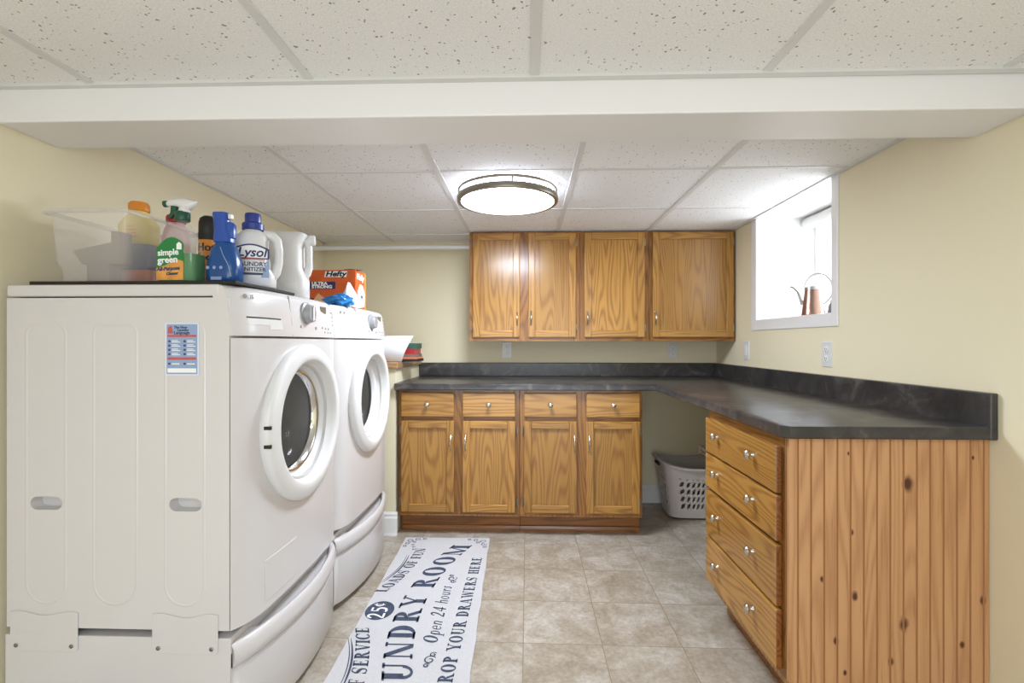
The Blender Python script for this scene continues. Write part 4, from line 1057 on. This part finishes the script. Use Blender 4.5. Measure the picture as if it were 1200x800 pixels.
    if c == 's': return g_stroke(bez([(.36, .50), (.30, .72), (.0, .62), (.08, .36), (.48, .30), (.44, -.12), (.06, -.02), (.04, .14)], 16), [.05] + [.08 + .05 * math.sin(PI * k / 16) for k in range(1, 16)] + [.05]), .48
    return [], .4
RZ = .0068
ra = .0217                                                            # the runner is turned slightly
RC = Vector((-.4538, 2.06)); RL, RWD = 1.50, .495
def rp(s, tt, z=RZ):
    """runner coordinates: s along it (away from the camera), tt across (to the right)"""
    x = tt * math.cos(ra) - s * math.sin(ra) * -1 * 0 + 0
    return (RC.x + tt - s * ra * 1.0 + 0.0, RC.y + s + tt * ra * .3, z)
rug_polys = []
def put_text(s, height, s_mid, base, sx=1.0, shear=0.0, bend=None, track=0.0):
    gl = [glyph(c) for c in s]; L = sum(a * sx + track for _, a in gl) * height
    x = s_mid - L / 2
    for polys, adv in gl:
        for p in polys:
            q = []
            for (u, v) in p:
                ss = x + (u + shear * v) * sx * height; tt = base - v * height
                if bend: tt += bend(ss)
                q.append((ss, tt))
            rug_polys.append(q)
        x += (adv * sx + track) * height
TS = .27
put_text('LAUNDRY ROOM', .108, 0.0, .000, sx=1.0, track=.115, bend=lambda s: .33 * (s + .04) ** 2)
TS = .25
put_text('DROP YOUR DRAWERS HERE', .052, 0.0, .205, sx=.92, track=.10, bend=lambda s: .035 * s)
put_text('Open 24 hours', .058, -.025, .102, sx=.86, shear=.25, track=.05)
def arcb(s): d = max(s, .1) - .16; return .39 * d - .45 * d * d
put_text('LOADS OF FUN', .055, .365, -.185, sx=.86, track=.03, bend=lambda s: arcb(s))
put_text('SELF SERVICE', .055, -.365, -.185, sx=.86, track=.03, bend=lambda s: arcb(-s))
def curve2(pts, w): rug_polys.extend(g_stroke(pts, w))
def spiral(cs, ct, r, turns, a0, w, sgn=1):
    curve2([(cs + r * (1 - .8 * k / 30) * math.cos(a0 + sgn * turns * 2 * PI * k / 30), ct + r * (1 - .8 * k / 30) * math.sin(a0 + sgn * turns * 2 * PI * k / 30)) for k in range(31)], [w * (.5 + .5 * math.sin(PI * k / 30)) for k in range(31)])
for sg in (1, -1):
    for off, wd in ((-.049, .007), (-.060, .0025)):
        pp = [(.215 + .30 * k / 16, -.210 + arcb(.215 + .30 * k / 16) + off + .012 * math.sin(PI * k / 16)) for k in range(17)]
        curve2([(sg * a, b) for a, b in pp], [.0015 + wd * math.sin(PI * k / 16) for k in range(17)])
    for (cs, ct, r) in ((.300, .092, .024), (.270, .100, .014), (.330, .085, .012)): spiral(sg * cs - .035, ct, r, 1.3, 1.0, .006, sg)
    for sd_ in (1, -1):                                               # corner scrolls
        for (ds, dt, r, a) in ((.045, .040, .022, 0), (.085, .030, .018, 1.2), (.030, .075, .018, 2.4), (.120, .022, .013, .4), (.022, .115, .013, 2.0), (.065, .062, .013, 3.2)):
            spiral(sg * (RL / 2 - ds), sd_ * (RWD / 2 - dt), r, 1.25, a, .005, sg * sd_)
    for (ds, dt) in ((.10, -.155), (.13, -.145), (.16, -.138)):
        spiral(sg * (RL / 2 - ds), dt - .03, .010, 1.0, 1, .005)
t = thing('runner_rug', 'white laundry room runner rug with navy lettering on the tile floor', 'rug', (RC.x, RC.y, 0))
mb = MB(); NS, NT = 60, 20; top = []
for i in range(NS + 1):
    row = []
    for j in range(NT + 1):
        s = -RL / 2 + RL * i / NS; tt = -RWD / 2 + RWD * j / NT
        edge = .0016 * math.sin(s * 21) + .0008 * math.sin(s * 53)
        if abs(tt) > RWD / 2 - .03: tt += edge * (1 if tt > 0 else -.6)
        row.append(rp(s, tt, .006))
    top.append(row)
V0 = [[mb.bm.verts.new(p) for p in r] for r in top]; V1 = [[mb.bm.verts.new((p[0], p[1], .0003)) for p in r] for r in top]
for i in range(NS):
    for j in range(NT):
        mb._f([V0[i][j], V0[i + 1][j], V0[i + 1][j + 1], V0[i][j + 1]]); mb._f([V1[i][j], V1[i][j + 1], V1[i + 1][j + 1], V1[i + 1][j]])
for i in range(NS):
    for j in (0, NT): mb._f([V0[i][j], V0[i + 1][j], V1[i + 1][j], V1[i][j]])
for j in range(NT):
    for i in (0, NS): mb._f([V0[i][j], V0[i][j + 1], V1[i][j + 1], V1[i][j]])
obj('pile', mb, 'rug', t)
mb = MB()
for q in rug_polys: mb.poly([rp(s, tt) for s, tt in q])
mb.poly([rp(-.02 + .072 * math.cos(2 * PI * k / 40), -.182 + .061 * math.sin(2 * PI * k / 40)) for k in range(40)])
o = obj('lettering', mb, 'navy', t); o['label'] = 'navy printed lettering and scrolls'
rug_polys = []
put_text('25¢', .070, -.02, -.150, sx=.90)
for sg in (1, -1):
    mb2 = None
mb = MB()
for q in rug_polys: mb.poly([rp(s, tt, RZ + .0006) for s, tt in q])
o = obj('price_mark', mb, 'white_print', t); o['label'] = 'white price in navy disc'

# ------------------------------------------------------------------ window sill: watering can, dark vase; blind
wx, wy, wz = 1.424, 2.43, WZ0
t = thing('watering_can', 'copper watering can with hooped silver handle on the window sill', 'watering can', (wx, wy, wz))
rv = Vector((.86, -.51, 0))                                            # handle and spout plane
obj('body', MB().lathe([(.050, 0), (.052, .003), (.050, .010), (.037, .128), (.036, .136)], 32, (wx, wy, wz)), 'copper', t, smooth=40)
obj('collar', MB().lathe([(.037, .128), (.039, .130), (.038, .142), (.028, .146), (.001, .147)], 32, (wx, wy, wz)), 'silver', t, smooth=40)
O = Vector((wx, wy, wz))
obj('spout', MB().tube([O - rv * .045 + Vector((0, 0, .055)), O - rv * .056 + Vector((0, 0, .095)), O - rv * .066 + Vector((0, 0, .125)), O - rv * .085 + Vector((0, 0, .145)), O - rv * .098 + Vector((0, 0, .150))], [.008, .007, .006, .0055, .006], 10), 'silver', t, smooth=50)
hp = []
for k in range(25):
    a = math.radians(170 - 240 * k / 24)
    hp.append(O + rv * (.022 + .060 * math.cos(a)) + Vector((0, 0, .130 + .078 * math.sin(a))))
obj('handle', MB().tube(hp, .0045, 8), 'silver', t, smooth=50)
mb = MB().lathe([(.020, 0), (.024, .01), (.018, .05), (.010, .066), (.012, .075)], 20, (1.515, 2.42, wz))
tag(obj('vase', mb, 'slate_blue', smooth=50), 'small dark grey vase on the window sill beside the watering can', 'vase')
t = thing('window_blind', 'white vertical blind with rounded headrail across the recessed window', 'blind', (1.65, 2.54, 1.84))
obj('headrail', MB().lathe([(.034, 0), (.036, .004), (.036, WY1 - WY0 - .034), (.034, WY1 - WY0 - .03)], 24, (0, 0, 0)), 'white_trim', t, smooth=40, world=False)
t.children[0].data.transform(Matrix.Translation((0, WY0 + .015 - 2.54, .018)) @ Matrix.Rotation(-PI / 2, 4, 'X'))
for k, y in enumerate((2.55, 2.585, 2.62, 2.655, 2.69)):
    c, s = math.cos(.5), math.sin(.5)
    pr = [(-.030, 0), (-.015, .003), (0, .004), (.015, .003), (.030, 0), (.015, .002), (0, .0028), (-.015, .002)]
    mb = MB().loft([[(1.662 + a * c * .55 - b * s, y + a * s * .55 + b * c, z) for a, b in pr] for z in (1.31, 1.835)])
    obj('slat', mb, 'white_trim', t, smooth=40)
